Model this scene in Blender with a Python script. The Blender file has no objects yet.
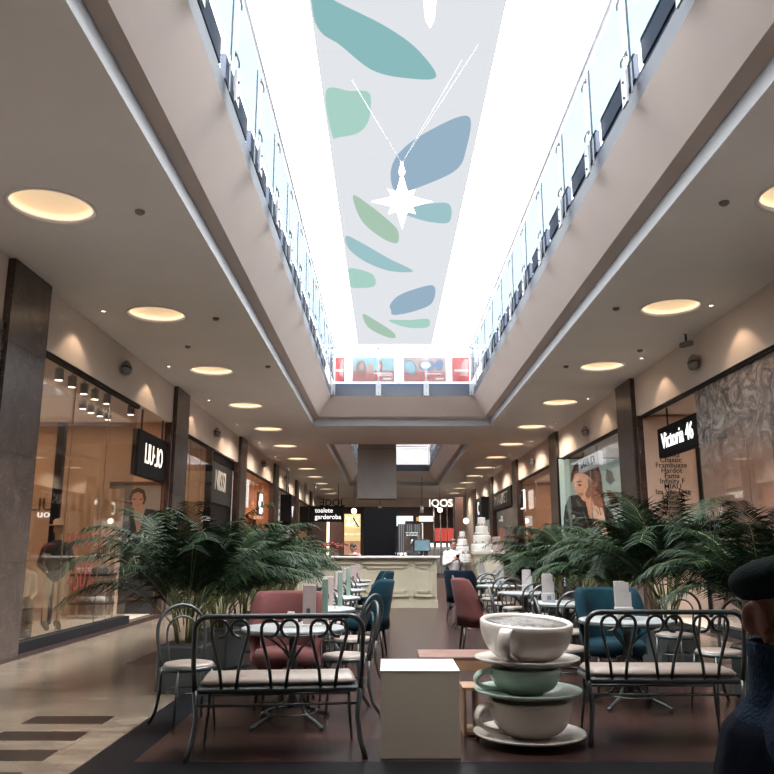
import bpy, math, random
from mathutils import Vector, Matrix
from mathutils.geometry import delaunay_2d_cdt
random.seed(7)
PI = math.pi
sc = bpy.context.scene
col = sc.collection
V = Vector
H = 1.35            # eye height of the seated photographer
TH = math.atan(164/774)
CT, ST = math.cos(TH), math.sin(TH)

def at(px, py, Y):
    """world point at distance Y that stands where the picture shows it"""
    a = (px-387)/774; b = (387-py)/774
    t = Y/(CT-b*ST)
    return V((a*t, Y, H+(ST+b*CT)*t))

# ------------------------------------------------------------------ materials
def new_mat(name):
    m = bpy.data.materials.new(name); m.use_nodes = True
    nt = m.node_tree
    return m, nt, nt.nodes['Principled BSDF']

def mat(name, c, rough=.5, metal=0, emit=0, spec=None, var=0, scale=6, bump=0, bscale=60, coat=0, sheen=0):
    m, nt, p = new_mat(name)
    p.inputs['Base Color'].default_value = (*c, 1)
    p.inputs['Roughness'].default_value = rough
    p.inputs['Metallic'].default_value = metal
    if spec is not None: p.inputs['Specular IOR Level'].default_value = spec
    if coat: p.inputs['Coat Weight'].default_value = coat
    if sheen:
        p.inputs['Sheen Weight'].default_value = sheen
    if emit:
        p.inputs['Emission Color'].default_value = (*c, 1)
        p.inputs['Emission Strength'].default_value = emit
    tc = nt.nodes.new('ShaderNodeTexCoord')
    if var:
        n = nt.nodes.new('ShaderNodeTexNoise'); n.inputs['Scale'].default_value = scale; n.inputs['Detail'].default_value = 5
        r = nt.nodes.new('ShaderNodeValToRGB')
        r.color_ramp.elements[0].position = .3; r.color_ramp.elements[1].position = .7
        r.color_ramp.elements[0].color = (*[max(0, x*(1-var)) for x in c], 1)
        r.color_ramp.elements[1].color = (*[min(1, x*(1+var)) for x in c], 1)
        nt.links.new(tc.outputs['Object'], n.inputs['Vector']); nt.links.new(n.outputs['Fac'], r.inputs['Fac'])
        nt.links.new(r.outputs['Color'], p.inputs['Base Color'])
    if bump:
        n2 = nt.nodes.new('ShaderNodeTexNoise'); n2.inputs['Scale'].default_value = bscale
        bu = nt.nodes.new('ShaderNodeBump'); bu.inputs['Strength'].default_value = bump; bu.inputs['Distance'].default_value = .01
        nt.links.new(tc.outputs['Object'], n2.inputs['Vector']); nt.links.new(n2.outputs['Fac'], bu.inputs['Height'])
        nt.links.new(bu.outputs['Normal'], p.inputs['Normal'])
    return m

def marble(name, c1, c2, vein, scale=1.2, rough=.2, vs=2.5):
    m, nt, p = new_mat(name)
    N = nt.nodes; L = nt.links
    tc = N.new('ShaderNodeTexCoord')
    n = N.new('ShaderNodeTexNoise'); n.inputs['Scale'].default_value = scale; n.inputs['Detail'].default_value = 8; n.inputs['Distortion'].default_value = 1.5
    L.new(tc.outputs['Object'], n.inputs['Vector'])
    r = N.new('ShaderNodeValToRGB'); r.color_ramp.elements[0].position = .35; r.color_ramp.elements[1].position = .7
    r.color_ramp.elements[0].color = (*c1, 1); r.color_ramp.elements[1].color = (*c2, 1)
    L.new(n.outputs['Fac'], r.inputs['Fac'])
    v = N.new('ShaderNodeTexNoise'); v.inputs['Scale'].default_value = vs; v.inputs['Detail'].default_value = 4; v.inputs['Distortion'].default_value = 2.5
    L.new(tc.outputs['Object'], v.inputs['Vector'])
    r2 = N.new('ShaderNodeValToRGB')
    e = r2.color_ramp.elements; e[0].position = .488; e[0].color = (0, 0, 0, 1); e[1].position = .5; e[1].color = (1, 1, 1, 1)
    e3 = r2.color_ramp.elements.new(.512); e3.color = (0, 0, 0, 1)
    L.new(v.outputs['Fac'], r2.inputs['Fac'])
    mx = N.new('ShaderNodeMixRGB'); mx.inputs[2].default_value = (*vein, 1)
    mul = N.new('ShaderNodeMath'); mul.operation = 'MULTIPLY'; mul.inputs[1].default_value = .5
    L.new(r2.outputs['Color'], mul.inputs[0]); L.new(mul.outputs[0], mx.inputs[0]); L.new(r.outputs['Color'], mx.inputs[1])
    L.new(mx.outputs[0], p.inputs['Base Color'])
    p.inputs['Roughness'].default_value = rough
    return m

def brickmat(name, c1, c2, mortar, bw, bh, rough, msize=.004, rot=0, noise=.25, metal=0):
    m, nt, p = new_mat(name); N = nt.nodes; L = nt.links
    tc = N.new('ShaderNodeTexCoord'); mp = N.new('ShaderNodeMapping'); mp.inputs['Rotation'].default_value[2] = rot
    b = N.new('ShaderNodeTexBrick'); b.inputs['Color1'].default_value = (*c1, 1); b.inputs['Color2'].default_value = (*c2, 1)
    b.inputs['Mortar'].default_value = (*mortar, 1); b.inputs['Scale'].default_value = 1
    b.inputs['Brick Width'].default_value = bw; b.inputs['Row Height'].default_value = bh; b.inputs['Mortar Size'].default_value = msize
    L.new(tc.outputs['Object'], mp.inputs['Vector']); L.new(mp.outputs[0], b.inputs['Vector'])
    n = N.new('ShaderNodeTexNoise'); n.inputs['Scale'].default_value = 1.7; n.inputs['Detail'].default_value = 7
    mp2 = N.new('ShaderNodeMapping'); mp2.inputs['Scale'].default_value = (1, 3, 1)
    L.new(tc.outputs['Object'], mp2.inputs['Vector']); L.new(mp2.outputs[0], n.inputs['Vector'])
    r = N.new('ShaderNodeValToRGB'); r.color_ramp.elements[0].position = .3; r.color_ramp.elements[1].position = .7
    r.color_ramp.elements[0].color = (1-noise,)*3+(1,); r.color_ramp.elements[1].color = (1+noise*.4,)*3+(1,)
    L.new(n.outputs['Fac'], r.inputs['Fac'])
    mx = N.new('ShaderNodeMixRGB'); mx.blend_type = 'MULTIPLY'; mx.inputs[0].default_value = 1
    L.new(b.outputs['Color'], mx.inputs[1]); L.new(r.outputs['Color'], mx.inputs[2]); L.new(mx.outputs[0], p.inputs['Base Color'])
    p.inputs['Roughness'].default_value = rough
    return m

def glassmat(name, tint=(1, 1, 1), refl=.08, rough=.02, haze=0, hazecol=(.8, .8, .8), fres=.35):
    m = bpy.data.materials.new(name); m.use_nodes = True; nt = m.node_tree; nt.nodes.clear(); N = nt.nodes; L = nt.links
    o = N.new('ShaderNodeOutputMaterial'); t = N.new('ShaderNodeBsdfTransparent'); t.inputs[0].default_value = (*tint, 1)
    g = N.new('ShaderNodeBsdfGlossy'); g.inputs['Roughness'].default_value = rough
    f = N.new('ShaderNodeLayerWeight'); f.inputs['Blend'].default_value = .35
    ma = N.new('ShaderNodeMath'); ma.operation = 'MULTIPLY_ADD'; ma.inputs[1].default_value = fres; ma.inputs[2].default_value = refl
    L.new(f.outputs['Fresnel'], ma.inputs[0])
    mx = N.new('ShaderNodeMixShader'); L.new(ma.outputs[0], mx.inputs[0]); L.new(t.outputs[0], mx.inputs[1]); L.new(g.outputs[0], mx.inputs[2])
    last = mx
    if haze:
        d = N.new('ShaderNodeBsdfDiffuse'); d.inputs[0].default_value = (*hazecol, 1)
        m2 = N.new('ShaderNodeMixShader'); m2.inputs[0].default_value = haze
        L.new(mx.outputs[0], m2.inputs[1]); L.new(d.outputs[0], m2.inputs[2]); last = m2
    L.new(last.outputs[0], o.inputs[0])
    return m

def printed_glass():
    """shop glass with a frosted pale flower print on its upper half"""
    m = glassmat('printed_glass', (1, 1, 1), .06); nt = m.node_tree; N = nt.nodes; L = nt.links
    out = [n for n in N if n.type == 'OUTPUT_MATERIAL'][0]; base = out.inputs[0].links[0].from_socket
    tc = N.new('ShaderNodeTexCoord'); vo = N.new('ShaderNodeTexVoronoi'); vo.inputs['Scale'].default_value = 3.2
    nz = N.new('ShaderNodeTexNoise'); nz.inputs['Scale'].default_value = 1.6; nz.inputs['Detail'].default_value = 6; nz.inputs['Distortion'].default_value = 3
    L.new(tc.outputs['Object'], nz.inputs['Vector']); L.new(nz.outputs['Color'], vo.inputs['Vector'])
    sep = N.new('ShaderNodeSeparateXYZ'); L.new(tc.outputs['Object'], sep.inputs[0])
    ad = N.new('ShaderNodeMath'); ad.operation = 'MULTIPLY_ADD'; ad.inputs[1].default_value = 1.2; L.new(nz.outputs['Fac'], ad.inputs[0]); L.new(sep.outputs[2], ad.inputs[2])
    rr = N.new('ShaderNodeValToRGB'); mr = N.new('ShaderNodeMapRange'); mr.inputs[1].default_value = 3.2; mr.inputs[2].default_value = 4.3
    L.new(ad.outputs[0], mr.inputs[0])
    r2 = N.new('ShaderNodeValToRGB'); r2.color_ramp.elements[0].color = (.60, .54, .50, 1); r2.color_ramp.elements[1].color = (.16, .14, .135, 1)
    r2.color_ramp.elements[0].position = .25; r2.color_ramp.elements[1].position = .75
    L.new(vo.outputs['Distance'], r2.inputs['Fac'])
    d = N.new('ShaderNodeBsdfDiffuse'); L.new(r2.outputs[0], d.inputs[0])
    mu = N.new('ShaderNodeMath'); mu.operation = 'MULTIPLY_ADD'; mu.inputs[1].default_value = .6; mu.inputs[2].default_value = .1; L.new(mr.outputs[0], mu.inputs[0])
    mx = N.new('ShaderNodeMixShader'); L.new(mu.outputs[0], mx.inputs[0]); L.new(base, mx.inputs[1]); L.new(d.outputs[0], mx.inputs[2])
    L.new(mx.outputs[0], out.inputs[0])
    return m

def transl(name, c):
    m = bpy.data.materials.new(name); m.use_nodes = True; nt = m.node_tree; nt.nodes.clear(); N = nt.nodes
    o = N.new('ShaderNodeOutputMaterial'); t = N.new('ShaderNodeBsdfTranslucent'); t.inputs[0].default_value = (*c, 1)
    nt.links.new(t.outputs[0], o.inputs[0]); return m

_flat = {}
def flat(c, rough=.6, emit=0):
    k = (tuple(round(x, 3) for x in c), rough, emit)
    if k not in _flat: _flat[k] = mat('tone_%d' % len(_flat), c, rough, emit=emit, var=.04)
    return _flat[k]

M = {}
M['ceiling'] = mat('ceiling_plaster', (.81, .785, .79), .8, var=.03, scale=1)
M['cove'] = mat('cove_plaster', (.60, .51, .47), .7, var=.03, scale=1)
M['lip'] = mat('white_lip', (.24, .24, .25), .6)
M['wall'] = mat('wall_plaster', (.70, .63, .59), .8, var=.04, scale=1.5)
M['slab'] = mat('blue_grey_metal', (.030, .037, .052), .6, metal=0, var=.05)
M['slab2'] = mat('dark_blue_metal', (.028, .04, .075), .6, metal=0, var=.05)
M['marble'] = marble('brown_marble', (.040, .029, .025), (.085, .064, .054), (.28, .22, .19), 1.6, .3)
M['marble2'] = marble('dark_red_marble', (.035, .018, .015), (.07, .04, .034), (.2, .14, .12), 1.6, .2)
M['tile'] = brickmat('beige_marble_tile', (.235, .192, .147), (.19, .155, .12), (.115, .093, .072), .9, .9, .2, .003, 0, .4)
M['border'] = mat('dark_granite', (.007, .007, .009), .4, spec=.1, var=.3, scale=14)
M['planks'] = brickmat('red_brown_planks', (.048, .022, .018), (.030, .015, .0125), (.006, .004, .004), 1.4, .19, .27, .008, 0, .35)
M['browntile'] = mat('red_brown_stone', (.035, .02, .018), .28, var=.2, scale=3)
M['darkinlay'] = mat('dark_inlay', (.009, .007, .006), .3, spec=.3, var=.2, scale=8)
M['iron'] = mat('painted_grey_steel', (.050, .060, .062), .33, metal=.35, spec=.6, var=.1)
M['cream_pad'] = mat('cream_leatherette', (.25, .205, .178), .4, bump=.1, bscale=80)
M['tabletop'] = mat('grey_table_laminate', (.30, .32, .33), .3, var=.12, scale=9)
M['pink'] = mat('dusty_pink_velvet', (.095, .033, .032), .85, spec=.15, sheen=.05, var=.12, bump=.15, bscale=150)
M['teal'] = mat('teal_velvet', (.002, .020, .031), .85, spec=.12, sheen=.03, var=.15, bump=.15, bscale=150)
M['navyvel'] = mat('navy_velvet', (.003, .010, .021), .85, spec=.12, sheen=.03, var=.15)
M['blackleg'] = mat('black_wood', (.015, .012, .012), .4, var=.1)
M['cube'] = mat('cream_lacquer', (.76, .69, .58), .45, var=.015, scale=2)
M['china'] = mat('white_glazed_fibreglass', (.60, .55, .51), .35, var=.04, scale=3, coat=.3)
M['mint'] = mat('mint_glazed_fibreglass', (.40, .54, .47), .35, var=.04, scale=3, coat=.3)
M['wood'] = mat('pale_brown_wood', (.30, .175, .10), .55, var=.25, scale=5)
M['leaf'] = mat('palm_leaf', (.0065, .020, .0085), .6, var=.45, scale=3, spec=.18)
M['leaf2'] = mat('palm_leaf_light', (.020, .040, .014), .6, var=.4, scale=3, spec=.2)
M['stem'] = mat('palm_stem', (.10, .12, .035), .5, var=.3, scale=8)
M['pot'] = mat('dark_planter', (.05, .06, .06), .5, var=.06)
M['soil'] = mat('soil', (.03, .02, .015), .9, var=.4, scale=30)
M['counter'] = mat('cream_painted_wood', (.52, .48, .37), .45, var=.03)
M['ctop'] = mat('pale_stone_top', (.62, .60, .55), .3, var=.06)
M['black'] = mat('matt_black', (.008, .008, .010), .6, spec=.2, var=.1)
M['blackp'] = mat('black_panel', (.005, .005, .007), .7, spec=.1, var=.2, scale=2)
M['dgrey'] = mat('dark_grey_steel', (.05, .05, .055), .4, metal=.3, var=.1)
M['steel'] = mat('brushed_steel', (.34, .315, .30), .5, metal=.4, var=.12, scale=1.2)
M['chrome'] = mat('polished_steel', (.6, .6, .6), .18, metal=1, var=.03)
M['postwhite'] = mat('pale_satin_steel', (.20, .215, .24), .5, metal=0, var=.03)
M['white'] = mat('matt_white', (.75, .74, .72), .6, var=.02)
M['paper'] = mat('menu_paper', (.36, .345, .34), .7, var=.06, scale=20)
M['paperpink'] = mat('pink_paper', (.34, .27, .26), .7, var=.1, scale=20)
M['mintpaper'] = mat('mint_card', (.15, .24, .20), .6, var=.05)
M['lit'] = mat('lit_letters', (1, .93, .80), .5, emit=1.3)
M['litw'] = mat('lit_white', (1, 1, 1), .5, emit=1.3)
M['lamp'] = mat('lamp_face', (1, .88, .70), .5, emit=6)
M['dome'] = mat('dome_glow', (1, .80, .56), .7, emit=.40)
M['domerim'] = mat('dome_rim_glow', (1, .86, .64), .7, emit=.9)
M['glass'] = glassmat('shop_glass', (.93, .92, .90), .05)
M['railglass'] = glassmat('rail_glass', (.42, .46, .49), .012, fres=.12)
M['clearglass'] = glassmat('clear_rail_glass', (.85, .88, .88), .008, fres=.08)
M['sky_glass'] = glassmat('skylight_glass', (1, 1, 1), 0, fres=.02)
M['pglass'] = printed_glass()
M['skin'] = mat('skin', (.40, .22, .16), .5, var=.06, scale=12)
M['skin_old'] = mat('weathered_skin', (.22, .10, .075), .5, var=.12, scale=18, bump=.2, bscale=40)
M['hair_grey'] = mat('short_grey_hair', (.20, .18, .17), .8, var=.3, scale=60, bump=.5, bscale=200)
M['hair_dark'] = mat('dark_hair', (.015, .010, .009), .5, var=.2, scale=30)
M['cap'] = mat('dark_wool_cap', (.006, .012, .015), .9, spec=.1, var=.25, scale=40, bump=.4, bscale=180)
M['sweater'] = mat('navy_knit', (.008, .020, .045), .9, spec=.12, var=.2, scale=50, bump=.5, bscale=120)
M['vest'] = mat('dark_navy_vest', (.004, .007, .015), .9, spec=.08, var=.15, scale=20, bump=.2, bscale=60)
M['trousers'] = mat('dark_trousers', (.02, .02, .025), .8, var=.1)
M['mannequin'] = mat('cream_mannequin', (.62, .45, .31), .4, var=.03)
M['brownpants'] = mat('brown_cloth', (.13, .085, .06), .8, var=.1)
M['darkcloth'] = mat('charcoal_cloth', (.03, .026, .028), .8, var=.15)
M['shopwarm'] = mat('warm_shop_wall', (.62, .44, .31), .7, var=.05)
M['shopfloor'] = mat('pale_shop_floor', (.55, .50, .42), .4, var=.05)
M['shopgrey'] = mat('pale_grey_wall', (.55, .55, .55), .7, var=.05)
M['red'] = mat('red_print', (.17, .016, .016), .6, var=.05)
M['bronze'] = mat('bronze_letters', (.14, .07, .04), .4, metal=.3, var=.05)
M['whiteprint'] = mat('white_print', (.8, .78, .74), .6)
M['fabric'] = transl('backlit_fabric', (.040, .0412, .0438))
M['starwhite'] = mat('white_star_plastic', (.9, .9, .9), .4, emit=.5)
M['shirt'] = mat('white_shirt', (.70, .70, .70), .8, var=.05)
M['pinkshirt'] = mat('pink_shirt', (.45, .27, .25), .8, var=.05)
M['screen'] = mat('screen_glow', (.10, .165, .20), .3, emit=.35)
M['flower'] = mat('red_flowers', (.25, .03, .03), .7, var=.4, scale=30)

# ------------------------------------------------------------------ mesh builder
class MB:
    def __init__(s): s.v = []; s.f = []; s.m = []; s.sm = []
    def add(s, vs, fs, mi=0, smooth=True):
        o = len(s.v); s.v += [tuple(x) for x in vs]
        for f in fs: s.f.append(tuple(i+o for i in f)); s.m.append(mi); s.sm.append(smooth)
        return s
    def box(s, c, d, mi=0, rot=None, bev=0):
        x, y, z = [k/2 for k in d]; c = V(c)
        if bev:
            b = min(bev, x*.9, y*.9, z*.9)
            pts = []
            for sz in (-1, 1):
                for (rx, ry, rz) in ((x-b, y-b, z),):
                    pass
            # bevelled box: three nested loops
            P = []
            def ring(hx, hy, zz, bb):
                return [(-hx+bb, -hy, zz), (hx-bb, -hy, zz), (hx, -hy+bb, zz), (hx, hy-bb, zz), (hx-bb, hy, zz), (-hx+bb, hy, zz), (-hx, hy-bb, zz), (-hx, -hy+bb, zz)]
            R = [ring(x-b, y-b, -z, b*.3), ring(x, y, -z+b, b), ring(x, y, z-b, b), ring(x-b, y-b, z, b*.3)]
            for r in R: P += r
            F = [tuple(reversed(range(8))), tuple(range(24, 32))]
            for k in range(3):
                for i in range(8):
                    j = (i+1) % 8; F.append((k*8+i, k*8+j, k*8+8+j, k*8+8+i))
            vs = [V(p) for p in P]
        else:
            vs = [V((sx*x, sy*y, sz*z)) for sz in (-1, 1) for sx, sy in ((-1, -1), (1, -1), (1, 1), (-1, 1))]
            F = [(3, 2, 1, 0), (4, 5, 6, 7), (0, 1, 5, 4), (1, 2, 6, 5), (2, 3, 7, 6), (3, 0, 4, 7)]
        if rot is not None:
            R3 = rot if isinstance(rot, Matrix) else Matrix.Rotation(rot, 3, 'Z')
            vs = [R3 @ p for p in vs]
        s.add([p+c for p in vs], F, mi, False); return s
    def bx(s, x0, x1, y0, y1, z0, z1, mi=0):
        return s.box(((x0+x1)/2, (y0+y1)/2, (z0+z1)/2), (x1-x0, y1-y0, z1-z0), mi)
    def tube(s, pts, r, n=8, closed=False, mi=0, caps=True):
        pts = [V(p) for p in pts]; m = len(pts)
        rs = r if isinstance(r, (list, tuple)) else [r]*m
        prev = None; vs = []
        for i, p in enumerate(pts):
            if closed: t = pts[(i+1) % m]-pts[i-1]
            else: t = pts[min(i+1, m-1)]-pts[max(i-1, 0)]
            if t.length < 1e-9: t = V((0, 0, 1))
            t.normalize()
            if prev is None:
                u = t.cross(V((0, 0, 1)))
                if u.length < .05: u = t.cross(V((1, 0, 0)))
            else:
                u = prev-t*prev.dot(t)
            u.normalize(); prev = u; w = t.cross(u)
            for k in range(n):
                a = 2*PI*k/n; vs.append(p+(u*math.cos(a)+w*math.sin(a))*rs[i])
        F = []
        for i in range(m if closed else m-1):
            j = (i+1) % m
            for k in range(n):
                l = (k+1) % n; F.append((i*n+k, i*n+l, j*n+l, j*n+k))
        if not closed and caps: F += [tuple(reversed(range(n))), tuple(range((m-1)*n, m*n))]
        return s.add(vs, F, mi)
    def cyl(s, p0, p1, r0, r1=None, n=16, mi=0):
        return s.tube([p0, p1], [r0, r0 if r1 is None else r1], n, mi=mi)
    def lathe(s, prof, c=(0, 0, 0), n=32, mi=0, sx=1, sy=1, caps=True):
        c = V(c); vs = []; F = []
        for r, z in prof:
            for k in range(n):
                a = 2*PI*k/n; vs.append(c+V((r*sx*math.cos(a), r*sy*math.sin(a), z)))
        for i in range(len(prof)-1):
            for k in range(n):
                l = (k+1) % n; F.append((i*n+k, i*n+l, (i+1)*n+l, (i+1)*n+k))
        if caps and prof[0][0] > 1e-4: F.append(tuple(reversed(range(n))))
        if caps and prof[-1][0] > 1e-4: F.append(tuple(range((len(prof)-1)*n, len(prof)*n)))
        return s.add(vs, F, mi)
    def ell(s, c, r, n=16, m=10, mi=0, rot=None):
        c = V(c); vs = []; F = []
        for i in range(m+1):
            th = PI*i/m
            for k in range(n):
                a = 2*PI*k/n; p = V((r[0]*math.sin(th)*math.cos(a), r[1]*math.sin(th)*math.sin(a), r[2]*math.cos(th)))
                if rot is not None: p = rot @ p
                vs.append(c+p)
        for i in range(m):
            for k in range(n):
                l = (k+1) % n; F.append((i*n+k, (i+1)*n+k, (i+1)*n+l, i*n+l))
        return s.add(vs, F, mi)
    def cap(s, p0, p1, r0, r1, n=12):
        """rounded tapered limb"""
        p0, p1 = V(p0), V(p1); d = (p1-p0).normalized(); pts = []; rs = []
        for a in (-85, -60, -30, 0): pts.append(p0+d*r0*math.sin(math.radians(a))); rs.append(r0*math.cos(math.radians(a)))
        for a in (0, 30, 60, 85): pts.append(p1+d*r1*math.sin(math.radians(a))); rs.append(r1*math.cos(math.radians(a)))
        return s.tube(pts, rs, n)
    def prism(s, poly, z0, z1, mi=0):
        n = len(poly); vs = [(x, y, z0) for x, y in poly]+[(x, y, z1) for x, y in poly]
        F = [tuple(reversed(range(n))), tuple(range(n, 2*n))]+[(i, (i+1) % n, n+(i+1) % n, n+i) for i in range(n)]
        return s.add(vs, F, mi, False)
    def xf(s, mtx): s.v = [tuple(mtx @ V(p)) for p in s.v]; return s
    def build(s, name, mats, parent=None, smooth=None):
        me = bpy.data.meshes.new(name); me.from_pydata(s.v, [], s.f)
        if not isinstance(mats, (list, tuple)): mats = [mats]
        for m_ in mats: me.materials.append(m_)
        me.polygons.foreach_set('material_index', s.m)
        me.polygons.foreach_set('use_smooth', s.sm if smooth is None else [smooth]*len(s.f))
        me.update()
        o = bpy.data.objects.new(name, me); col.objects.link(o)
        if parent is not None: o.parent = parent
        return o

def thing(name, label, cat, loc=(0, 0, 0), rz=0, group=None):
    o = bpy.data.objects.new(name, None); col.objects.link(o); o.empty_display_size = .1
    o.location = loc; o.rotation_euler = (0, 0, rz); o['label'] = label; o['category'] = cat
    if group: o['group'] = group
    return o
def tag(o, label, cat, group=None):
    o['label'] = label; o['category'] = cat
    if group: o['group'] = group
    return o
def struct(o): o['kind'] = 'structure'; return o
def kids(o): return [c for c in bpy.data.objects if c.parent == o]
def dup(root, loc, rz, label, group=None, scale=None):
    def cp(o, p):
        c = o.copy(); col.objects.link(c); c.parent = p
        for ch in KIDS.get(o.name) or kids(o): cp(ch, c)
        return c
    r = cp(root, None); r.location = loc; r.rotation_euler = (0, 0, rz); r['label'] = label
    if group: r['group'] = group
    if scale: r.scale = scale if isinstance(scale, (tuple, list)) else (scale,)*3
    return r
KIDS = {}
def settle(o, loc, rz): o.location = loc; o.rotation_euler = (0, 0, rz); return o

def text_mesh(name, s, size, mtx, m, parent=None, sx=1, depth=.01, align='CENTER', bold=0):
    cu = bpy.data.curves.new('t', 'FONT'); cu.body = s; cu.size = size; cu.extrude = depth; cu.align_x = align; cu.align_y = 'CENTER'
    cu.offset = min(bold, size*.003); cu.resolution_u = 3
    o = bpy.data.objects.new('t', cu); col.objects.link(o)
    bpy.context.view_layer.update()
    dg = bpy.context.evaluated_depsgraph_get()
    me = bpy.data.meshes.new_from_object(o.evaluated_get(dg)); bpy.data.objects.remove(o); bpy.data.curves.remove(cu)
    me.name = name; me.transform(mtx @ Matrix.Diagonal((sx, 1, 1, 1)))
    me.materials.clear(); me.materials.append(m)
    ob = bpy.data.objects.new(name, me); col.objects.link(ob)
    if parent is not None: ob.parent = parent
    return ob
def liujo(name, size, mtx, m, parent=None, sx=1, gap=.10):
    parts = []
    x = 0
    for ch in 'LIU·JO':
        mir = ch == 'J'
        o = text_mesh('g', 'L' if mir else ch, size, Matrix.Identity(4), m, None, align='LEFT', depth=.006)
        xs = [v.co.x for v in o.data.vertices]; x0, x1 = min(xs), max(xs)
        vs = [((x1-v.co.x if mir else v.co.x-x0)+x, v.co.y, v.co.z) for v in o.data.vertices]
        parts.append((vs, [tuple(p.vertices) for p in o.data.polygons])); x += x1-x0+gap*size
        me = o.data; bpy.data.objects.remove(o); bpy.data.meshes.remove(me)
    w = x-gap*size; mb = MB()
    for vs, fs in parts: mb.add([mtx @ V(((a-w/2)*sx, b, c)) for a, b, c in vs], fs, 0, False)
    return mb.build(name, m, parent)
def frame(o, u, v):
    """matrix: local x -> u, local y -> v, origin o"""
    u = V(u).normalized(); v = V(v).normalized(); n = u.cross(v)
    return Matrix(((u[0], v[0], n[0], o[0]), (u[1], v[1], n[1], o[1]), (u[2], v[2], n[2], o[2]), (0, 0, 0, 1)))
F_FRONT = lambda o: frame(o, (1, 0, 0), (0, 0, 1))      # faces the entrance end (-Y)
F_LEFTW = lambda o: frame(o, (0, 1, 0), (0, 0, 1))      # on the left wall, faces +X
F_RIGHTW = lambda o: frame(o, (0, -1, 0), (0, 0, 1))    # on the right wall, faces -X
F_DOWN = lambda o: frame(o, (1, 0, 0), (0, -1, 0))

def picture(name, outer, polys, mtx, mats, parent=None, thick=0):
    """one flat mesh; polys = [(points, material index)], later ones on top"""
    vs = []; fs = []
    for pts in [outer]+[p for p, _ in polys]:
        if sum(pts[i-1][0]*pts[i][1]-pts[i][0]*pts[i-1][1] for i in range(len(pts))) < 0: pts = pts[::-1]
        o = len(vs); vs += [V((float(a), float(b))) for a, b in pts]; fs.append(list(range(o, o+len(pts))))
    r = delaunay_2d_cdt(vs, [], fs, 1, 1e-5)
    mi = [0]+[m_ for _, m_ in polys]
    mb = MB(); mb.v = [tuple(mtx @ V((p[0], p[1], 0))) for p in r[0]]
    for f, of in zip(r[2], r[5]):
        if not of: continue
        mb.f.append(tuple(f)); mb.m.append(mi[max(of)]); mb.sm.append(False)
    return mb.build(name, mats, parent)
def ellp(cx, cy, rx, ry, n=20, rot=0):
    return [(cx+rx*math.cos(t)*math.cos(rot)-ry*math.sin(t)*math.sin(rot), cy+rx*math.cos(t)*math.sin(rot)+ry*math.sin(t)*math.cos(rot)) for t in [2*PI*k/n for k in range(n)]]
def rectp(x0, x1, y0, y1): return [(x0, y0), (x1, y0), (x1, y1), (x0, y1)]

# ------------------------------------------------------------------ dimensions of the mall
ZC = 5.12; XL = -4.97; XR = 5.50; YB = -5.0; YE = 57.0; ZW = 4.23
O1 = (-2.25, 3.17, 3.4, 23.6); O2 = (-2.2, 3.0, 27.8, 46.0)
colsL = [9.6+8.1*k for k in range(6)]
colsR = [9.03+7.8*k for k in range(6)]

# floor -------------------------------------------------------------
polys = [(rectp(-1.97, 3.6, 3.9, 56), 1), (rectp(-3.2, 4.3, 9.9, 40), 3), (rectp(-1.66, 3.3, 5.47, 39), 2)]
for k in range(9): polys.append((rectp(-2.93, -2.27, 6.60-.56*k, 6.90-.56*k), 4))
for k in range(9): polys.append((rectp(3.9, 4.56, 6.60-.56*k, 6.90-.56*k), 4))
polys += [(rectp(XL-.02, XL+.28, -5, 56), 3), (rectp(XR-.28, XR+.02, -5, 56), 3)]
fl = picture('floor', rectp(-14, 14, YB, YE+8), polys, Matrix.Identity(4), [M['tile'], M['border'], M['planks'], M['browntile'], M['darkinlay']])
struct(fl)

# ceiling with round recesses, openings and coves ---------------------
domeL = [(-3.76, 8.07+4.05*k) for k in range(12)]
domeR = [(4.50, 7.73+4.02*k) for k in range(12)]
DR = .46
polys = [(rectp(O1[0], O1[1], O1[2], O1[3]), 9), (rectp(O2[0], O2[1], O2[2], O2[3]), 9)]
for (x, y) in domeL+domeR: polys.append((ellp(x, y, DR, DR, 40), 9))
vs = []; fs = []
for pts in [rectp(-14, 14, YB, YE+8)]+[p for p, _ in polys]:
    o = len(vs); vs += [V((float(a), float(b))) for a, b in pts]; fs.append(list(range(o, o+len(pts))))
r = delaunay_2d_cdt(vs, [], fs, 1, 1e-5)
mb = MB(); mb.v = [(p[0], p[1], ZC) for p in r[0]]
for f, of in zip(r[2], r[5]):
    if max(of) == 0: mb.f.append(tuple(f)); mb.m.append(0); mb.sm.append(False)
def cove(mb, O, far=.8):
    # (inset at the sides, inset at the ends, height, material)
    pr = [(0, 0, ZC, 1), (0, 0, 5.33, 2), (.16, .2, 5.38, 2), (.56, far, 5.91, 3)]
    o = len(mb.v)
    for d, e, z, _ in pr:
        mb.v += [(O[0]+d, O[2]+e, z), (O[1]-d, O[2]+e, z), (O[1]-d, O[3]-e, z), (O[0]+d, O[3]-e, z)]
    for k, (d, e, z, mi) in enumerate(pr[:-1]):
        for i in range(4):
            j = (i+1) % 4; mb.f.append((o+4*k+i, o+4*k+j, o+4*k+4+j, o+4*k+4+i)); mb.m.append(mi); mb.sm.append(False)
cove(mb, O1); cove(mb, O2)
struct(mb.build('ceiling', [M['ceiling'], M['lip'], M['cove']]))
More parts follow.
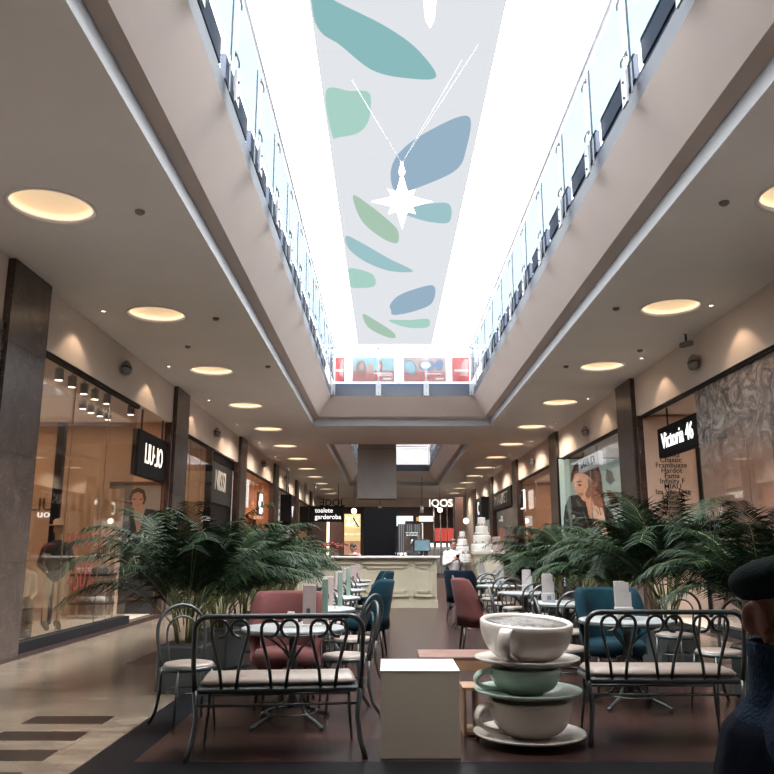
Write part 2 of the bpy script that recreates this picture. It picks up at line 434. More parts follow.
# slab edges round both openings (blue-grey metal fascia with a stepped dark beam)
def slab_edge(O, name, far=.8):
    x0, x1, y0, y1 = O[0]+.56, O[1]-.56, O[2]+far, O[3]-far
    m_ = MB()
    for (o_, z0, z1, mi) in ((0, 5.91, 6.14, 0), (.06, 6.14, 6.30, 1)):
        a, b, c, d = x0-o_, x1+o_, y0-o_, y1+o_; t = .12
        m_.bx(a-t, a, c-t, d+t, z0, z1, mi); m_.bx(b, b+t, c-t, d+t, z0, z1, mi)
        m_.bx(a, b, d, d+t, z0, z1, mi); m_.bx(a, b, c-t, c, z0, z1, mi)
    for k in range(int((y1-y0)/1.57)):
        ya = y0+.12+(y1-y0)/round((y1-y0)/1.57)*k; yb = ya+1.3
        m_.bx(x0-.10, x0-.04, ya, yb, 6.30, 6.60, 1); m_.bx(x1+.04, x1+.10, ya, yb, 6.30, 6.60, 1)
    return struct(m_.build(name, [M['slab'], M['slab2']]))
slab_edge(O1, 'trim_1'); slab_edge(O2, 'trim_2')

# upper balustrades ----------------------------------------------------
def balustrade(label, p0, p1, inward, sp=1.57, group='glass balustrades round the upper opening', fascia=True):
    p0, p1 = V(p0), V(p1); L = (p1-p0).length; d = (p1-p0).normalized(); n = V(inward)
    t = thing('glass_balustrade', label, 'balustrade', p0, 0, group)
    cnt = max(1, round(L/sp)); sp = L/cnt
    ZR = 1.40
    MB().tube([d*0+V((0, 0, ZR)), d*L+V((0, 0, ZR))], .03, 10).build('handrail', M['postwhite'], t)
    for k in range(cnt+1):
        c = d*(sp*k)
        R = frame((0, 0, 0), d, V((0, 0, 1))).to_3x3()
        m_ = MB()
        m_.box(c+n*.03+V((0, 0, .10)), (.16, .36, .02), rot=R)          # bolted plate
        for zz in (-.0, .18):
            m_.cyl(c+n*.03+V((0, 0, zz)), c+n*.055+V((0, 0, zz)), .014, n=8, mi=1)
        m_.box(c+V((0, 0, .72)), (.045, 1.30, .012), rot=R)
        m_.box(c+n*-.05+V((0, 0, .72)), (.03, 1.30, .012), rot=R)
        m_.build('post', [M['postwhite'], M['dgrey']], t)
        if k < cnt:
            q = c+d*sp/2
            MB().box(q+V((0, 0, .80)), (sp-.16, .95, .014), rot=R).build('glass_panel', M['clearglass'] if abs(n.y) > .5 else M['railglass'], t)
            for sgn in (-1, 1):
                for zz in (.45, 1.15):
                    e = q+d*(sgn*(sp/2-.10))
                    MB().tube([e+V((0, 0, zz-.03))+n*.02, e+V((0, 0, zz+.03))+n*.02, e+d*sgn*.09+V((0, 0, zz+.03))+n*.02], .009, 6).build('clamp', M['dgrey'], t)
    return t
ZS = 5.98
X0, X1, Y0, Y1 = O1[0]+.56, O1[1]-.56, O1[2]+.8, O1[3]-.8
balustrade('long glass balustrade on the upper floor above the left side of the atrium', (X0+.09, Y0, ZS), (X0+.09, Y1-.1, ZS), (1, 0, 0))
balustrade('long glass balustrade on the upper floor above the right side of the atrium', (X1-.09, Y0, ZS), (X1-.09, Y1-.1, ZS), (-1, 0, 0))
b3 = balustrade('short glass balustrade across the far end of the big ceiling opening', (X0+.0, Y1-.07, ZS), (X1-.0, Y1-.07, ZS), (0, -1, 0), 1.45)
X0b, X1b, Y0b, Y1b = O2[0]+.56, O2[1]-.56, O2[2]+.8, O2[3]-.8
balustrade('glass balustrade on the right side of the far second ceiling opening', (X1b+.06, Y0b, ZS), (X1b+.06, Y1b, ZS), (-1, 0, 0), 2.2)
balustrade('glass balustrade on the left side of the far second ceiling opening', (X0b-.06, Y0b, ZS), (X0b-.06, Y1b, ZS), (1, 0, 0), 2.2)
balustrade('glass balustrade closing the far end of the second ceiling opening', (X0b, Y1b+.1, ZS), (X1b, Y1b+.1, ZS), (0, -1, 0), 2.2)
m_ = MB().bx(-9, 10, 26.2, 50, 7.8, 8.0); m_.bx(-9, 10, 50, 50.2, 5.2, 7.8); struct(m_.build('ceiling_upper', M['ceiling']))
# posters behind the far balustrade
pc = [flat(c_) for c_ in ((.3, .3, .31), (.16, .25, .28), (.24, .06, .06), (.13, .06, .06), (.27, .18, .17), (.06, .10, .19), (.4, .4, .4), (.28, .03, .035))]
def poster_up(px0, px1, label, kind):
    Yp = Y1+.35
    a = at(px0, 381.5, Yp); b = at(px1, 357.5, Yp); w = b.x-a.x; h = b.z-a.z
    mt = F_FRONT(a); P = []
    if kind == 'duo':
        P = [(rectp(0, w, h*.02, h*.45), 2), (ellp(w*.2, h*.55, w*.12, h*.33), 3), (ellp(w*.22, h*.62, w*.06, h*.16), 4), (ellp(w*.42, h*.55, w*.09, h*.2), 4), (ellp(w*.66, h*.66, w*.07, h*.22), 3), (ellp(w*.64, h*.62, w*.045, h*.14), 4),
             (rectp(w*.5, w*.95, h*.32, h*.37), 6), (rectp(w*.6, w*.95, h*.24, h*.29), 6), (rectp(w*.73, w*.94, h*.08, h*.15), 6)]; base = pc[1]
    elif kind == 'car':
        P = [(rectp(0, w, h*.02, h*.4), 2), (ellp(w*.15, h*.6, w*.14, h*.33, rot=.4), 5), (ellp(w*.15, h*.6, w*.11, h*.27, rot=.4), 1), (ellp(w*.55, h*.66, w*.2, h*.22), 5), (ellp(w*.52, h*.68, w*.13, h*.14), 6), (ellp(w*.85, h*.7, w*.1, h*.24), 5),
             (rectp(w*.5, w*.9, h*.3, h*.35), 6), (rectp(w*.76, w*.95, h*.08, h*.15), 6)]; base = pc[4]
    else:
        P = [([(w*.35, h*.45), (w*.75, h*.95), (w*.95, h*.9), (w*.9, h*.2), (w*.5, h*.25)], 4), (rectp(w*.1, w*.95, h*.42, h*.5), 6)]; base = pc[7]
    o = picture('wall_poster', rectp(0, w, 0, h), P, mt, [base]+pc[1:])
    bk = MB().bx(a.x-.05, b.x+.05, Yp+.01, Yp+.05, a.z-.4, b.z+.05).build('backing_board', M['white'], o)
    tag(o, label, 'poster', 'posters behind the far upper balustrade')
poster_up(335, 344.5, 'narrow red poster at the left end behind the far upper balustrade', 'red')
poster_up(352.5, 394, 'blue and red poster of two faces, left of the pair behind the far upper balustrade', 'duo')
poster_up(404, 445.5, 'violet and red poster, right of the pair behind the far upper balustrade', 'car')
poster_up(452.5, 469, 'narrow red poster at the right end behind the far upper balustrade', 'red')

# skylight and leaf-printed fabric band --------------------------------
ZF = 14.85
sk = MB().add([(-30, -30, ZF+1.2), (30, -30, ZF+1.2), (30, 80, ZF+1.2), (-30, 80, ZF+1.2)], [(0, 1, 2, 3)]).build('window_1', M['sky_glass']); struct(sk)
def up(px, py):   # picture point to the horizontal fabric plane
    a = (px-387)/774; b = (387-py)/774; t = (ZF-H)/(ST+b*CT)
    return (a*t, (CT-b*ST)*t)
FX0, FX1 = -1.95, 3.0
def curve(pts, n=8):
    """smooth closed outline through picture points (Catmull-Rom), on the fabric plane"""
    P = [V(up(*p)) for p in pts]; out = []; m_ = len(P)
    for i in range(m_):
        a, b, c, d = P[i-1], P[i], P[(i+1) % m_], P[(i+2) % m_]
        for k in range(n):
            t = k/n
            out.append(.5*((2*b)+(-a+c)*t+(2*a-5*b+4*c-d)*t*t+(-a+3*b-3*c+d)*t*t*t))
    return [(min(max(p.x, FX0+.05), FX1-.05), p.y) for p in out]
leaves = [
 ([(300, -25), (330, -2), (385, 26), (418, 50), (436, 77), (405, 78), (372, 70), (340, 45), (318, 28)], 1),
 ([(326, 91), (350, 91), (368, 92), (371, 105), (368, 122), (358, 133), (340, 137), (332, 135)], 2),
 ([(391, 170), (400, 152), (425, 133), (468, 116), (466, 150), (456, 170), (425, 185), (402, 192), (393, 188)], 3),
 ([(401, 212), (412, 217), (430, 222), (449, 222), (449, 204), (425, 204), (410, 204)], 4),
 ([(353, 196), (368, 204), (388, 220), (398, 231), (397, 243), (382, 238), (362, 221)], 5),
 ([(346, 236), (362, 243), (388, 258), (413, 271), (390, 271), (366, 262), (349, 249)], 4),
 ([(348, 269), (368, 272), (375, 278), (374, 286), (362, 288), (349, 286)], 2),
 ([(390, 305), (398, 296), (415, 289), (434, 286), (432, 303), (415, 311), (394, 315), (391, 310)], 3),
 ([(363, 314), (378, 322), (393, 332), (395, 338), (384, 336), (368, 327)], 5),
 ([(389, 320), (410, 320), (428, 319), (428, 327), (412, 328), (398, 325)], 2)]
polys = [(curve(p), mi) for p, mi in leaves]
for k in range(16): polys.insert(0, (rectp(FX0, FX1, 4+k*3.0, 4.02+k*3.0), 6))
o = picture('fabric_ceiling_panel', rectp(FX0, FX1, 2, 50), polys, Matrix.Translation((0, 0, ZF)),
            [M['fabric'], transl('leaf_teal', (0.0134, 0.0258, 0.0268)), transl('leaf_mint', (0.0209, 0.0337, 0.0298)), transl('leaf_blue', (0.0164, 0.0233, 0.0298)), transl('leaf_aqua', (0.0179, 0.0288, 0.0308)), transl('leaf_green', (0.0209, 0.0298, 0.0238)), transl('seam', (0.0367, 0.0377, 0.0397))])
tag(o, 'long white backlit fabric panel printed with green and blue leaves under the skylight', 'ceiling panel')

# hanging ornaments --------------------------------------------------
c = V((.28, 13.4, 7.72))
st = thing('star_ornament', 'white eight-pointed star lantern hanging in the middle of the skylight', 'ornament', c)
mb = MB()
for k in range(8):
    a = k*PI/4; L = (.58, .36)[k % 2]
    if k == 2: L = .62
    if k == 6: L = .55
    dirv = V((math.cos(a), 0, math.sin(a))); side = V((-math.sin(a), 0, math.cos(a)))*.13; dep = V((0, .12, 0)); b0 = dirv*.10
    mb.add([b0+side, b0+dep, b0-side, b0-dep, dirv*L], [(0, 1, 4), (1, 2, 4), (2, 3, 4), (3, 0, 4)], 0, False)
mb.ell((0, 0, 0), (.15, .13, .15), 10, 8)
mb.build('star_body', M['starwhite'], st)
MB().lathe([(.05, .55), (.06, .62), (.03, .72), (.02, .8)], n=10).build('hanging_cap', M['starwhite'], st)
for (px, py) in ((352, 80), (478, 45), (462, 60)):
    q = at(px, py, 13.4)-c; q = V((0, 0, .8))+(q-V((0, 0, .8)))*1.0
    MB().tube([(0, 0, .78), q], .006, 5).build('suspension_wire', M['postwhite'], st)
c = at(430, 27, 9.6)
ic = thing('light_cluster_ornament', 'white drop of light strings hanging at the very top of the view', 'ornament', c)
for k in range(9):
    a = k*2*PI/9
    MB().tube([(0, 0, 0), (.05*math.cos(a), .05*math.sin(a), .12), (.085*math.cos(a), .085*math.sin(a), .5), (.11*math.cos(a+.3), .11*math.sin(a+.3), 1.1)], [.012, .016, .014, .01], 6).build('light_string', M['starwhite'], ic)
MB().tube([(0, 0, 1.0), (0, 0, ZF-c.z)], .005, 5).build('suspension_wire', M['postwhite'], ic)

# recessed round ceiling lights ---------------------------------------
def dome_light():
    t = thing('recessed_ceiling_light', '', 'ceiling light', group='round recessed ceiling lights')
    pr = [(DR+.005, -.004), (DR-.02, -.004), (DR-.02, .03), (DR-.01, .06)]
    MB().lathe([(DR+.03, .0), (DR+.03, -.006), (DR-.015, -.006), (DR-.015, .05)], n=40, caps=False).build('trim_ring', M['ceiling'], t)
    # shallow dome
    prof = [(DR-.0, .03)]+[(DR*math.cos(a), .04+.16*math.sin(a)) for a in [PI/2*k/8 for k in range(1, 9)]]
    m_ = MB(); n = 40; vs = []
    prof[-1] = (.001, prof[-1][1])
    m_.lathe(prof, n=n, caps=False)
    m_.f = [f for f in m_.f if len(f) == 4 or len(f) == 3]; m_.m = [0]*len(m_.f); m_.sm = [True]*len(m_.f)
    m_.build('dome', M['dome'], t)
    m2 = MB().tube([((DR-.03)*math.cos(a), (DR-.03)*math.sin(a), .05) for a in [2*PI*k/40 for k in range(40)]], .018, 6, closed=True)
    m2.build('light_ring', M['domerim'], t)
    return t
d0 = dome_light(); KIDS[d0.name] = kids(d0)
ORD = ['nearest', 'second', 'third', 'fourth', 'fifth', 'sixth', 'seventh', 'eighth', 'ninth', 'tenth', 'eleventh', 'farthest']
first = True
for side, lst in (('left', domeL), ('right', domeR)):
    for k, (x, y) in enumerate(lst):
        lab = 'warm round recessed light in the %s ceiling, %s along that row' % (side, ORD[k])
        if first: settle(d0, (x, y, ZC), 0); d0['label'] = lab; first = False
        else: dup(d0, (x, y, ZC), 0, lab)

for (x, y) in domeL+domeR:
    l = bpy.data.lights.new('recess_lamp', 'SPOT'); l.energy = 220 if y > 22 else 14; l.color = (1, .84, .66); l.spot_size = 2.7; l.spot_blend = .6; l.shadow_soft_size = .03
    o = bpy.data.objects.new('recess_lamp', l); o.location = (x, y, ZC+.03); col.objects.link(o)
# walls ---------------------------------------------------------------
def side_wall(name, X, sgn, cols):
    m_ = MB()
    xa, xb = (X-.25, X) if sgn < 0 else (X, X+.25)
    m_.bx(xa, xb, YB, YE, ZW, ZC, 0)
    m_.bx(xa, xb, YB, cols[0], 0, ZW, 0)
    for c_ in cols: m_.bx(xa+(0 if sgn < 0 else .02), xb-(.02 if sgn < 0 else 0), c_, c_+1.1, 0, ZW, 0)
    m_.bx(xa, xb, cols[-1], YE, 0, ZW, 0)
    return struct(m_.build(name, [M['wall']]))
side_wall('wall_left', XL, -1, colsL); side_wall('wall_right', XR, 1, colsR)
struct(MB().bx(-14, 14, YB-.2, YB, 0, ZC).build('wall_front', M['wall']))
# marble columns
lblL = ['tall brown marble column in the left foreground before the first shop window', 'brown marble column between the first left shop sign and the second left shopfront',
        'brown marble column just past the black shopfront on the left', 'narrow-looking brown marble column on the left past the bright orange shop', 'fifth brown marble column along the left side', 'last brown marble column along the left side']
lblR = ['brown marble column on the right, nearest and cut off by the frame', 'brown marble column left of the white list of names on the right', 'brown marble column left of the big poster of a woman on the right',
        'fourth brown marble column along the right side', 'fifth brown marble column along the right side', 'last brown marble column along the right side']
for (X, sgn, cols, lbs) in ((XL, 1, colsL, lblL), (XR, -1, colsR, lblR)):
    for k, c_ in enumerate(cols):
        t = MB()
        a, b = sorted((X-sgn*.1, X+sgn*.10))
        for (z0, z1) in ((0, 1.2), (1.205, 2.6), (2.605, 4.0), (4.005, ZC-.005)): t.bx(a, b, c_, c_+1.12, z0, z1)
        o = t.build('marble_column', M['marble']); tag(o, lbs[k], 'column', 'brown marble columns')
        a2, b2 = sorted((X-sgn*.1, X+sgn*.06))
        MB().bx(a2, b2, c_-.22, c_-.005, 0, ZW).build('side_pilaster', M['marble2'], o)

# shops ----------------------------------------------------------------
def shop_shell(n, side, y0, y1, wallm, floorm, depth=4.5, ceilm=None, z=4.26):
    X = XL-.02 if side < 0 else XR+.02; Xb = X+side*depth
    a, b = sorted((X+side*.15, Xb)); m_ = MB()
    m_.add([(Xb, y0, 0), (Xb, y1, 0), (Xb, y1, z), (Xb, y0, z)], [(0, 1, 2, 3)], 0, False)
    m_.add([(a, y1, 0), (b, y1, 0), (b, y1, z), (a, y1, z)], [(0, 1, 2, 3)], 0, False)
    m_.add([(a, y0, 0), (b, y0, 0), (b, y0, z), (a, y0, z)], [(0, 1, 2, 3)], 0, False)
    m_.add([(a, y0, z), (b, y0, z), (b, y1, z), (a, y1, z)], [(0, 1, 2, 3)], 1, False)
    m_.add([(a, y0, .012), (b, y0, .012), (b, y1, .012), (a, y1, .012)], [(0, 1, 2, 3)], 2, False)
    return struct(m_.build('wall_shop_%d' % n, [wallm, ceilm or M['wall'], floorm]))
def area(name, loc, size, power, colr, sy=None, rot=(0, 0, 0)):
    l = bpy.data.lights.new(name, 'AREA'); l.energy = power; l.color = colr; l.shape = 'RECTANGLE'; l.size = size; l.size_y = sy or size
    o = bpy.data.objects.new(name, l); o.location = loc; o.rotation_euler = rot; col.objects.link(o); return o
WARM = (1, .74, .52); NEUT = (1, .92, .84)
def window(n, side, y0, y1, glass=None, z0=.14, z1=ZW, muls=(), sill=True):
    X = XL-.06 if side < 0 else XR+.06
    g = MB().bx(X-.006, X+.006, y0, y1, z0, z1).build('window_%d' % n, glass or M['glass']); struct(g)
    f = MB().bx(X-.04, X+.04, y0, y1, z1-.07, z1+.02)
    if sill: f.bx(X-.08, X+.10, y0, y1, 0, z0)
    f.bx(X-.02, X+.02, y0-.02, y0+.03, z0, z1)
    f.build('window_frame', M['black'], g)
    for y in muls: MB().bx(X-.008, X+.008, y-.004, y+.004, z0, z1).build('window_joint', M['chrome'], g)
    return g

# --- left, first shop (LIU JO)
shop_shell(1, -1, 10.72, 17.66, M['shopwarm'], M['shopfloor'], 4.6)
window(2, -1, 10.75, 15.4, muls=(12.25, 13.8))
area('shop_light', (-7.2, 14.2, 4.15), 3.2, 130, WARM, 5.5)
# hanging box sign
def hang_sign(label, X, side, y0, y1, z0, z1, txt, size, sx=1, rods=True, tm=None, boxm=None, bold=.004, ztop=ZC, thick=.14, grp='illuminated shop signs hung along the shopfronts', ty=None):
    t = thing('shop_sign', label, 'sign', (X, (y0+y1)/2, z0), 0, grp)
    w = y1-y0; h = z1-z0
    MB().box((0, 0, h/2), (thick, w, h), bev=.01).build('sign_box', boxm or M['black'], t)
    o = (side*-thick/2-side*.004)
    F = frame((o, 0 if ty is None else ty, h/2), (0, -side, 0), (0, 0, 1))
    if txt == 'LIU·JO': liujo('sign_lettering', size, F, tm or M['lit'], t, sx=sx)
    elif txt: text_mesh('sign_lettering', txt, size, F, tm or M['lit'], t, sx=sx, bold=bold)
    if rods:
        for q in (-w*.35, w*.35): MB().cyl((0, q, h), (0, q, ztop-z0), .02, n=8).build('hanging_rod', M['dgrey'], t)
    return t
hang_sign('black box sign with glowing letters hung at the first left shop entrance', XL-.10, -1, 15.5, 17.62, 2.85, 3.78, 'LIU·JO', .60, sx=.72, bold=.012, ztop=ZW)
# poster wall at the end of the entrance
def woman_poster(label):
    a = at(104, 600, 17.5); b = at(163, 484, 17.5); w = b.x-a.x; h = b.z-.35
    mt = F_FRONT(V((a.x, 17.5, .35)))
    ms = [flat((.28, .235, .20)), flat((.035, .033, .036)), flat((.42, .24, .17)), flat((.07, .04, .025)), flat((.5, .42, .36)), flat((.10, .095, .10)), flat((.25, .10, .08))]
    u = w/58.; top = h
    def Q(l): return [((x-104)*u, top-(y-484)*u*1.0) for x, y in l]
    P = [(Q([(116, 521), (126, 512), (132, 512), (137, 520), (145, 512), (153, 513), (162, 523), (163, 560), (158, 610), (160, 650), (108, 650), (112, 600), (114, 560)]), 1),
         (Q([(130, 515), (137, 545), (143, 514), (141, 509), (132, 509)]), 2),
         (Q([(124, 500), (127, 491), (134, 488), (141, 491), (144, 500), (142, 507), (126, 507)]), 3),
         (Q([(127, 500), (129, 495), (134, 493), (139, 495), (141, 502), (139, 509), (135, 513), (131, 511), (128, 506)]), 2),
         (Q([(128, 501), (132, 500.5), (132, 501.5), (128, 502)]), 3), (Q([(136, 501), (140, 500.5), (140, 501.8), (136, 502)]), 3),
         (Q([(132.5, 508), (136.5, 507.6), (134.6, 509)]), 6),
         (Q([(118, 525), (124, 520), (126, 530), (120, 533)]), 5), (Q([(147, 518), (152, 520), (150, 535), (146, 530)]), 5),
         (Q([(152, 540), (158, 543), (156, 550), (150, 548)]), 2), (Q([(133, 566), (137, 552), (142, 566), (138, 578)]), 4)]
    o = picture('wall_poster', rectp(0, w, 0, h), P, mt, ms)
    f = MB(); x0, x1 = a.x, a.x+w
    for (p, q) in (((x0-.05, x0), (.3, .35+h+.05)), ((x1, x1+.05), (.3, .35+h+.05))): f.bx(p[0], p[1], 17.46, 17.56, q[0], q[1])
    f.bx(x0, x1, 17.46, 17.56, .35+h, .35+h+.05); f.bx(x0, x1, 17.46, 17.56, .3, .35)
    f.build('poster_frame', M['bronze'], o)
    c_ = at(131, 540, 17.48)
    liujo('poster_lettering', .46, F_FRONT(c_), M['whiteprint'], o)
    return tag(o, label, 'poster')
woman_poster('framed tall poster of a woman in a dark jacket at the first left shop entrance')
c_ = at(56, 505, 17.6)
o = liujo('wall_lettering', .42, F_FRONT(c_), M['bronze']); tag(o, 'large bronze letters on the inner wall of the first left shop', 'lettering')
c_ = at(52, 514, 17.6)
o = text_mesh('wall_lettering', 'uomo', .24, F_FRONT(c_), M['litw'], sx=1.2); tag(o, 'small white letters under the bronze letters inside the first left shop', 'lettering')
def glass_text(label, s, yc, zc, size, sx, m_):
    o = text_mesh('window_lettering', s, size, frame((XL-.05, yc, zc), (0, 1, 0), (0, 0, 1)), m_, sx=sx, depth=.001); return tag(o, label, 'lettering')
glass_text('red word PROMOCIJA on the first left shop window', 'PROMOCIJA', 13.2, 1.50, .34, .92, M['red'])
glass_text('large red -50% on the first left shop window', '-50%', 13.1, .92, .62, .85, M['red'])
# inner dark partition frame, rails, curtain
t = thing('steel_partition', 'tall dark steel display frame behind the first left shop window', 'frame', (-6.35, 15.0, 0))
MB().box((0, 0, 1.9), (.14, .14, 3.8)).build('post', M['blackp'], t)
MB().box((-1.0, 2.3, 1.9), (.10, .10, 3.8)).build('post', M['blackp'], t)
MB().tube([(0, 0, 3.75), (-1.0, 2.3, 3.75)], .05, 6).build('top_rail', M['blackp'], t)
MB().tube([(0, 0, 1.0), (-.95, 2.2, 1.0)], .02, 6).build('clothes_rail', M['blackp'], t)
m_ = MB(); pts = []
for k in range(41): pts.append((k*.035, .04*math.sin(k*1.3)))
m_.add([(x, y, 0) for x, y in pts]+[(x, y, 2.6) for x, y in pts], [(i, i+1, 42+i, 41+i) for i in range(40)])
o = m_.build('curtain', M['shopwarm']); o.location = (-7.0, 16.6, .05); tag(o, 'beige curtain hanging inside the first left shop', 'curtain')
t = thing('display_table', 'dark display table with folded clothes by the first left entrance', 'table', (-6.0, 16.3, .012))
MB().box((0, 0, .86), (.8, .5, .05)).build('tabletop', M['dgrey'], t)
for sx in (-.36, .36):
    for sy in (-.2, .2): MB().box((sx, sy, .42), (.03, .03, .84)).build('leg', M['chrome'], t)
MB().box((0, 0, .3), (.78, .48, .03)).build('lower_shelf', M['dgrey'], t)
for k, (x, z, m__) in enumerate(((-.2, .885, 'white'), (.12, .885, 'darkcloth'), (-.15, .315, 'paperpink'), (.15, .315, 'white'))):
    o = MB().box((-6.0+x, 16.3, .012+z+.06), (.26, .3, .12), bev=.03).build('folded_clothes', M[m__])
    tag(o, ['white folded clothes on top of the display table at the first left entrance', 'dark folded clothes on top of the display table at the first left entrance', 'pinkish folded clothes on the low shelf of the display table', 'white folded clothes on the low shelf of the display table'][k], 'clothes', 'folded clothes in the first left shop')

def blob(name, mb, m_, parent=None, vox=.012, sm=4):
    o = mb.build(name, m_, parent, True)
    r = o.modifiers.new('r', 'REMESH'); r.mode = 'VOXEL'; r.voxel_size = vox; r.use_smooth_shade = True
    if sm: s_ = o.modifiers.new('s', 'SMOOTH'); s_.iterations = sm; s_.factor = .5
    return o
def hand_blob(mb, w, d, side, s=1.0, curl=.5, up=V((0, 0, 1))):
    """palm + five bent fingers; w wrist point, d direction, side = thumb side vector"""
    d = V(d).normalized(); side = (V(side)-d*V(side).dot(d)).normalized(); n = d.cross(side)
    pc_ = w+d*.05*s
    mb.ell(pc_, (.045*s, .045*s, .045*s), 10, 8, rot=Matrix((d, side*.85, n*.38)).transposed())
    for k, L in enumerate((.072, .080, .075, .058)):
        b = w+d*.085*s+side*(.028-.019*k)*s; p = b; dd = d.copy(); r_ = .0095*s
        for j in range(3):
            dd = (dd*math.cos(curl*.6)+n*math.sin(curl*.6)).normalized(); q = p+dd*L*s*(.45, .32, .23)[j]
            mb.cap(p, q, r_, r_*.9, 8); p = q; r_ *= .9
    b = w+d*.025*s+side*.03*s; dd = (d*.7+side*.7+n*.2).normalized(); q = b+dd*.035*s; mb.cap(b, q, .013*s, .011*s, 8)
    mb.cap(q, q+(d*.9+side*.25+n*.3).normalized()*.032*s, .011*s, .009*s, 8)

def head_blob(mb, c, f, s=1.0, up=V((0, 0, 1)), ears=True, chin=1):
    """head with eye sockets, nose, lips, jaw, ears; f = facing direction"""
    f = V(f).normalized(); r_ = f.cross(up).normalized(); u = r_.cross(f)
    R = Matrix((r_, f, u)).transposed()
    P = lambda x, y, z: c+R @ V((x*s, y*s, z*s))
    mb.ell(P(0, -.01, .03), (.077*s, .098*s, .092*s), 20, 14, rot=R)
    mb.ell(P(0, .03, -.035), (.058*s, .062*s, .078*s), 16, 12, rot=R)
    mb.ell(P(0, .052, -.095), (.028*s, .026*s, .022*s), 12, 8, rot=R)
    for e in (-1, 1):
        mb.ell(P(e*.035, .062, -.025), (.024*s, .022*s, .022*s), 10, 8, rot=R)
        mb.ell(P(e*.030, .078, .022), (.024*s, .012*s, .007*s), 10, 8, rot=R)
        mb.ell(P(e*.030, .072, .005), (.012*s, .012*s, .009*s), 10, 8, rot=R)
        if ears:
            mb.ell(P(e*.082, -.012, -.005), (.010*s, .020*s, .032*s), 10, 8, rot=R)
            mb.tube([P(e*.090, -.032+.0*k+.036*math.sin(k*.5+.2)*0, 0)+R @ V((e*.003*s, (-.003+.021*math.cos(1.2+k*.55))*s, .030*math.sin(1.2+k*.55)*s)) for k in range(8)], .005*s, 6)
            mb.ell(P(e*.084, .002, -.034), (.007*s, .009*s, .011*s), 8, 6, rot=R)
    mb.cap(P(0, .085, .012), P(0, .108, -.022), .009*s, .013*s, 8)
    for e in (-1, 1): mb.ell(P(e*.011, .099, -.026), (.008*s, .009*s, .007*s), 8, 6, rot=R)
    mb.ell(P(0, .084, -.056), (.022*s, .010*s, .005*s), 10, 8, rot=R)
    mb.ell(P(0, .082, -.066), (.019*s, .011*s, .006*s), 10, 8, rot=R)
    return P, R

# mannequins
def mannequin_seated():
    t = thing('mannequin', 'seated cream mannequin in brown trousers behind the first left shop window', 'mannequin', (-5.85, 12.75, .012), .0, 'mannequins in the first left shop')
    b = MB(); b.ell((0, 0, 1.24), (.085, .10, .12)); b.cap((0, 0, 1.02), (0, 0, 1.14), .05, .05)
    b.cap((0, 0, .93), (0, -.02, .62), .15, .13); b.cap((-.14, 0, .96), (.14, 0, .96), .07, .07)
    for e in (-1, 1):
        b.cap((e*.19, 0, .95), (e*.22, -.05, .68), .045, .038); b.cap((e*.22, -.05, .68), (e*.14, -.3, .60), .036, .025)
        b.cap((e*.1, -.02, .55), (e*.12, -.42, .53), .08, .06); b.cap((e*.12, -.42, .53), (e*.12, -.45, .12), .055, .035); b.cap((e*.12, -.45, .08), (e*.12, -.60, .05), .04, .03)
    blob('body', b, M['mannequin'], t, .018)
    p = MB()
    for e in (-1, 1): p.cap((e*.1, 0, .55), (e*.12, -.42, .53), .095, .075); p.cap((e*.12, -.42, .53), (e*.12, -.45, .20), .072, .058)
    blob('trousers', p, M['brownpants'], t, .018)
    MB().box((0, .04, .22), (.42, .4, .44), bev=.02).build('stool', M['dgrey'], t)
    s_ = MB()
    for e in (-1, 1): s_.cap((e*.12, -.44, .10), (e*.12, -.62, .06), .055, .045)
    blob('boots', s_, M['darkcloth'], t, .018)
    return t
mannequin_seated().rotation_euler = (0, 0, .5)
t = thing('mannequin', 'standing cream mannequin in a charcoal jacket behind the first left shop window', 'mannequin', (-5.8, 13.9, .012), .7, 'mannequins in the first left shop')
b = MB(); b.ell((0, 0, 1.72), (.085, .10, .12)); b.cap((0, 0, 1.45), (0, 0, 1.62), .05, .05)
b.cap((0, 0, 1.35), (0, 0, 1.02), .15, .14); b.cap((-.15, 0, 1.40), (.15, 0, 1.40), .07, .07)
for e in (-1, 1):
    b.cap((e*.20, 0, 1.38), (e*.28, -.04, 1.12), .045, .038); b.cap((e*.28, -.04, 1.12), (e*.2, -.22, .98), .036, .025)
    b.cap((e*.09, 0, .95), (e*.12, -.06*e-.05, .5), .085, .06); b.cap((e*.12, -.06*e-.05, .5), (e*.10, 0, .1), .055, .035)
blob('body', b, M['mannequin'], t, .018)
b = MB(); b.cap((0, 0, 1.36), (0, 0, .98), .18, .18); b.cap((-.16, 0, 1.40), (.16, 0, 1.40), .085, .085)
for e in (-1, 1): b.cap((e*.20, 0, 1.38), (e*.28, -.04, 1.12), .065, .055); b.cap((e*.28, -.04, 1.12), (e*.22, -.18, 1.01), .052, .045); b.cap((e*.10, 0, .12), (e*.10, -.14, .05), .06, .045)
blob('jacket', b, M['darkcloth'], t, .018)
o = MB().lathe([(.19, 0), (.185, .008), (.10, .02), (.095, .09), (.05, .12), (.001, .12)], n=20).build('hat', M['mannequin'], t); o.location = (0, 0, 1.78)

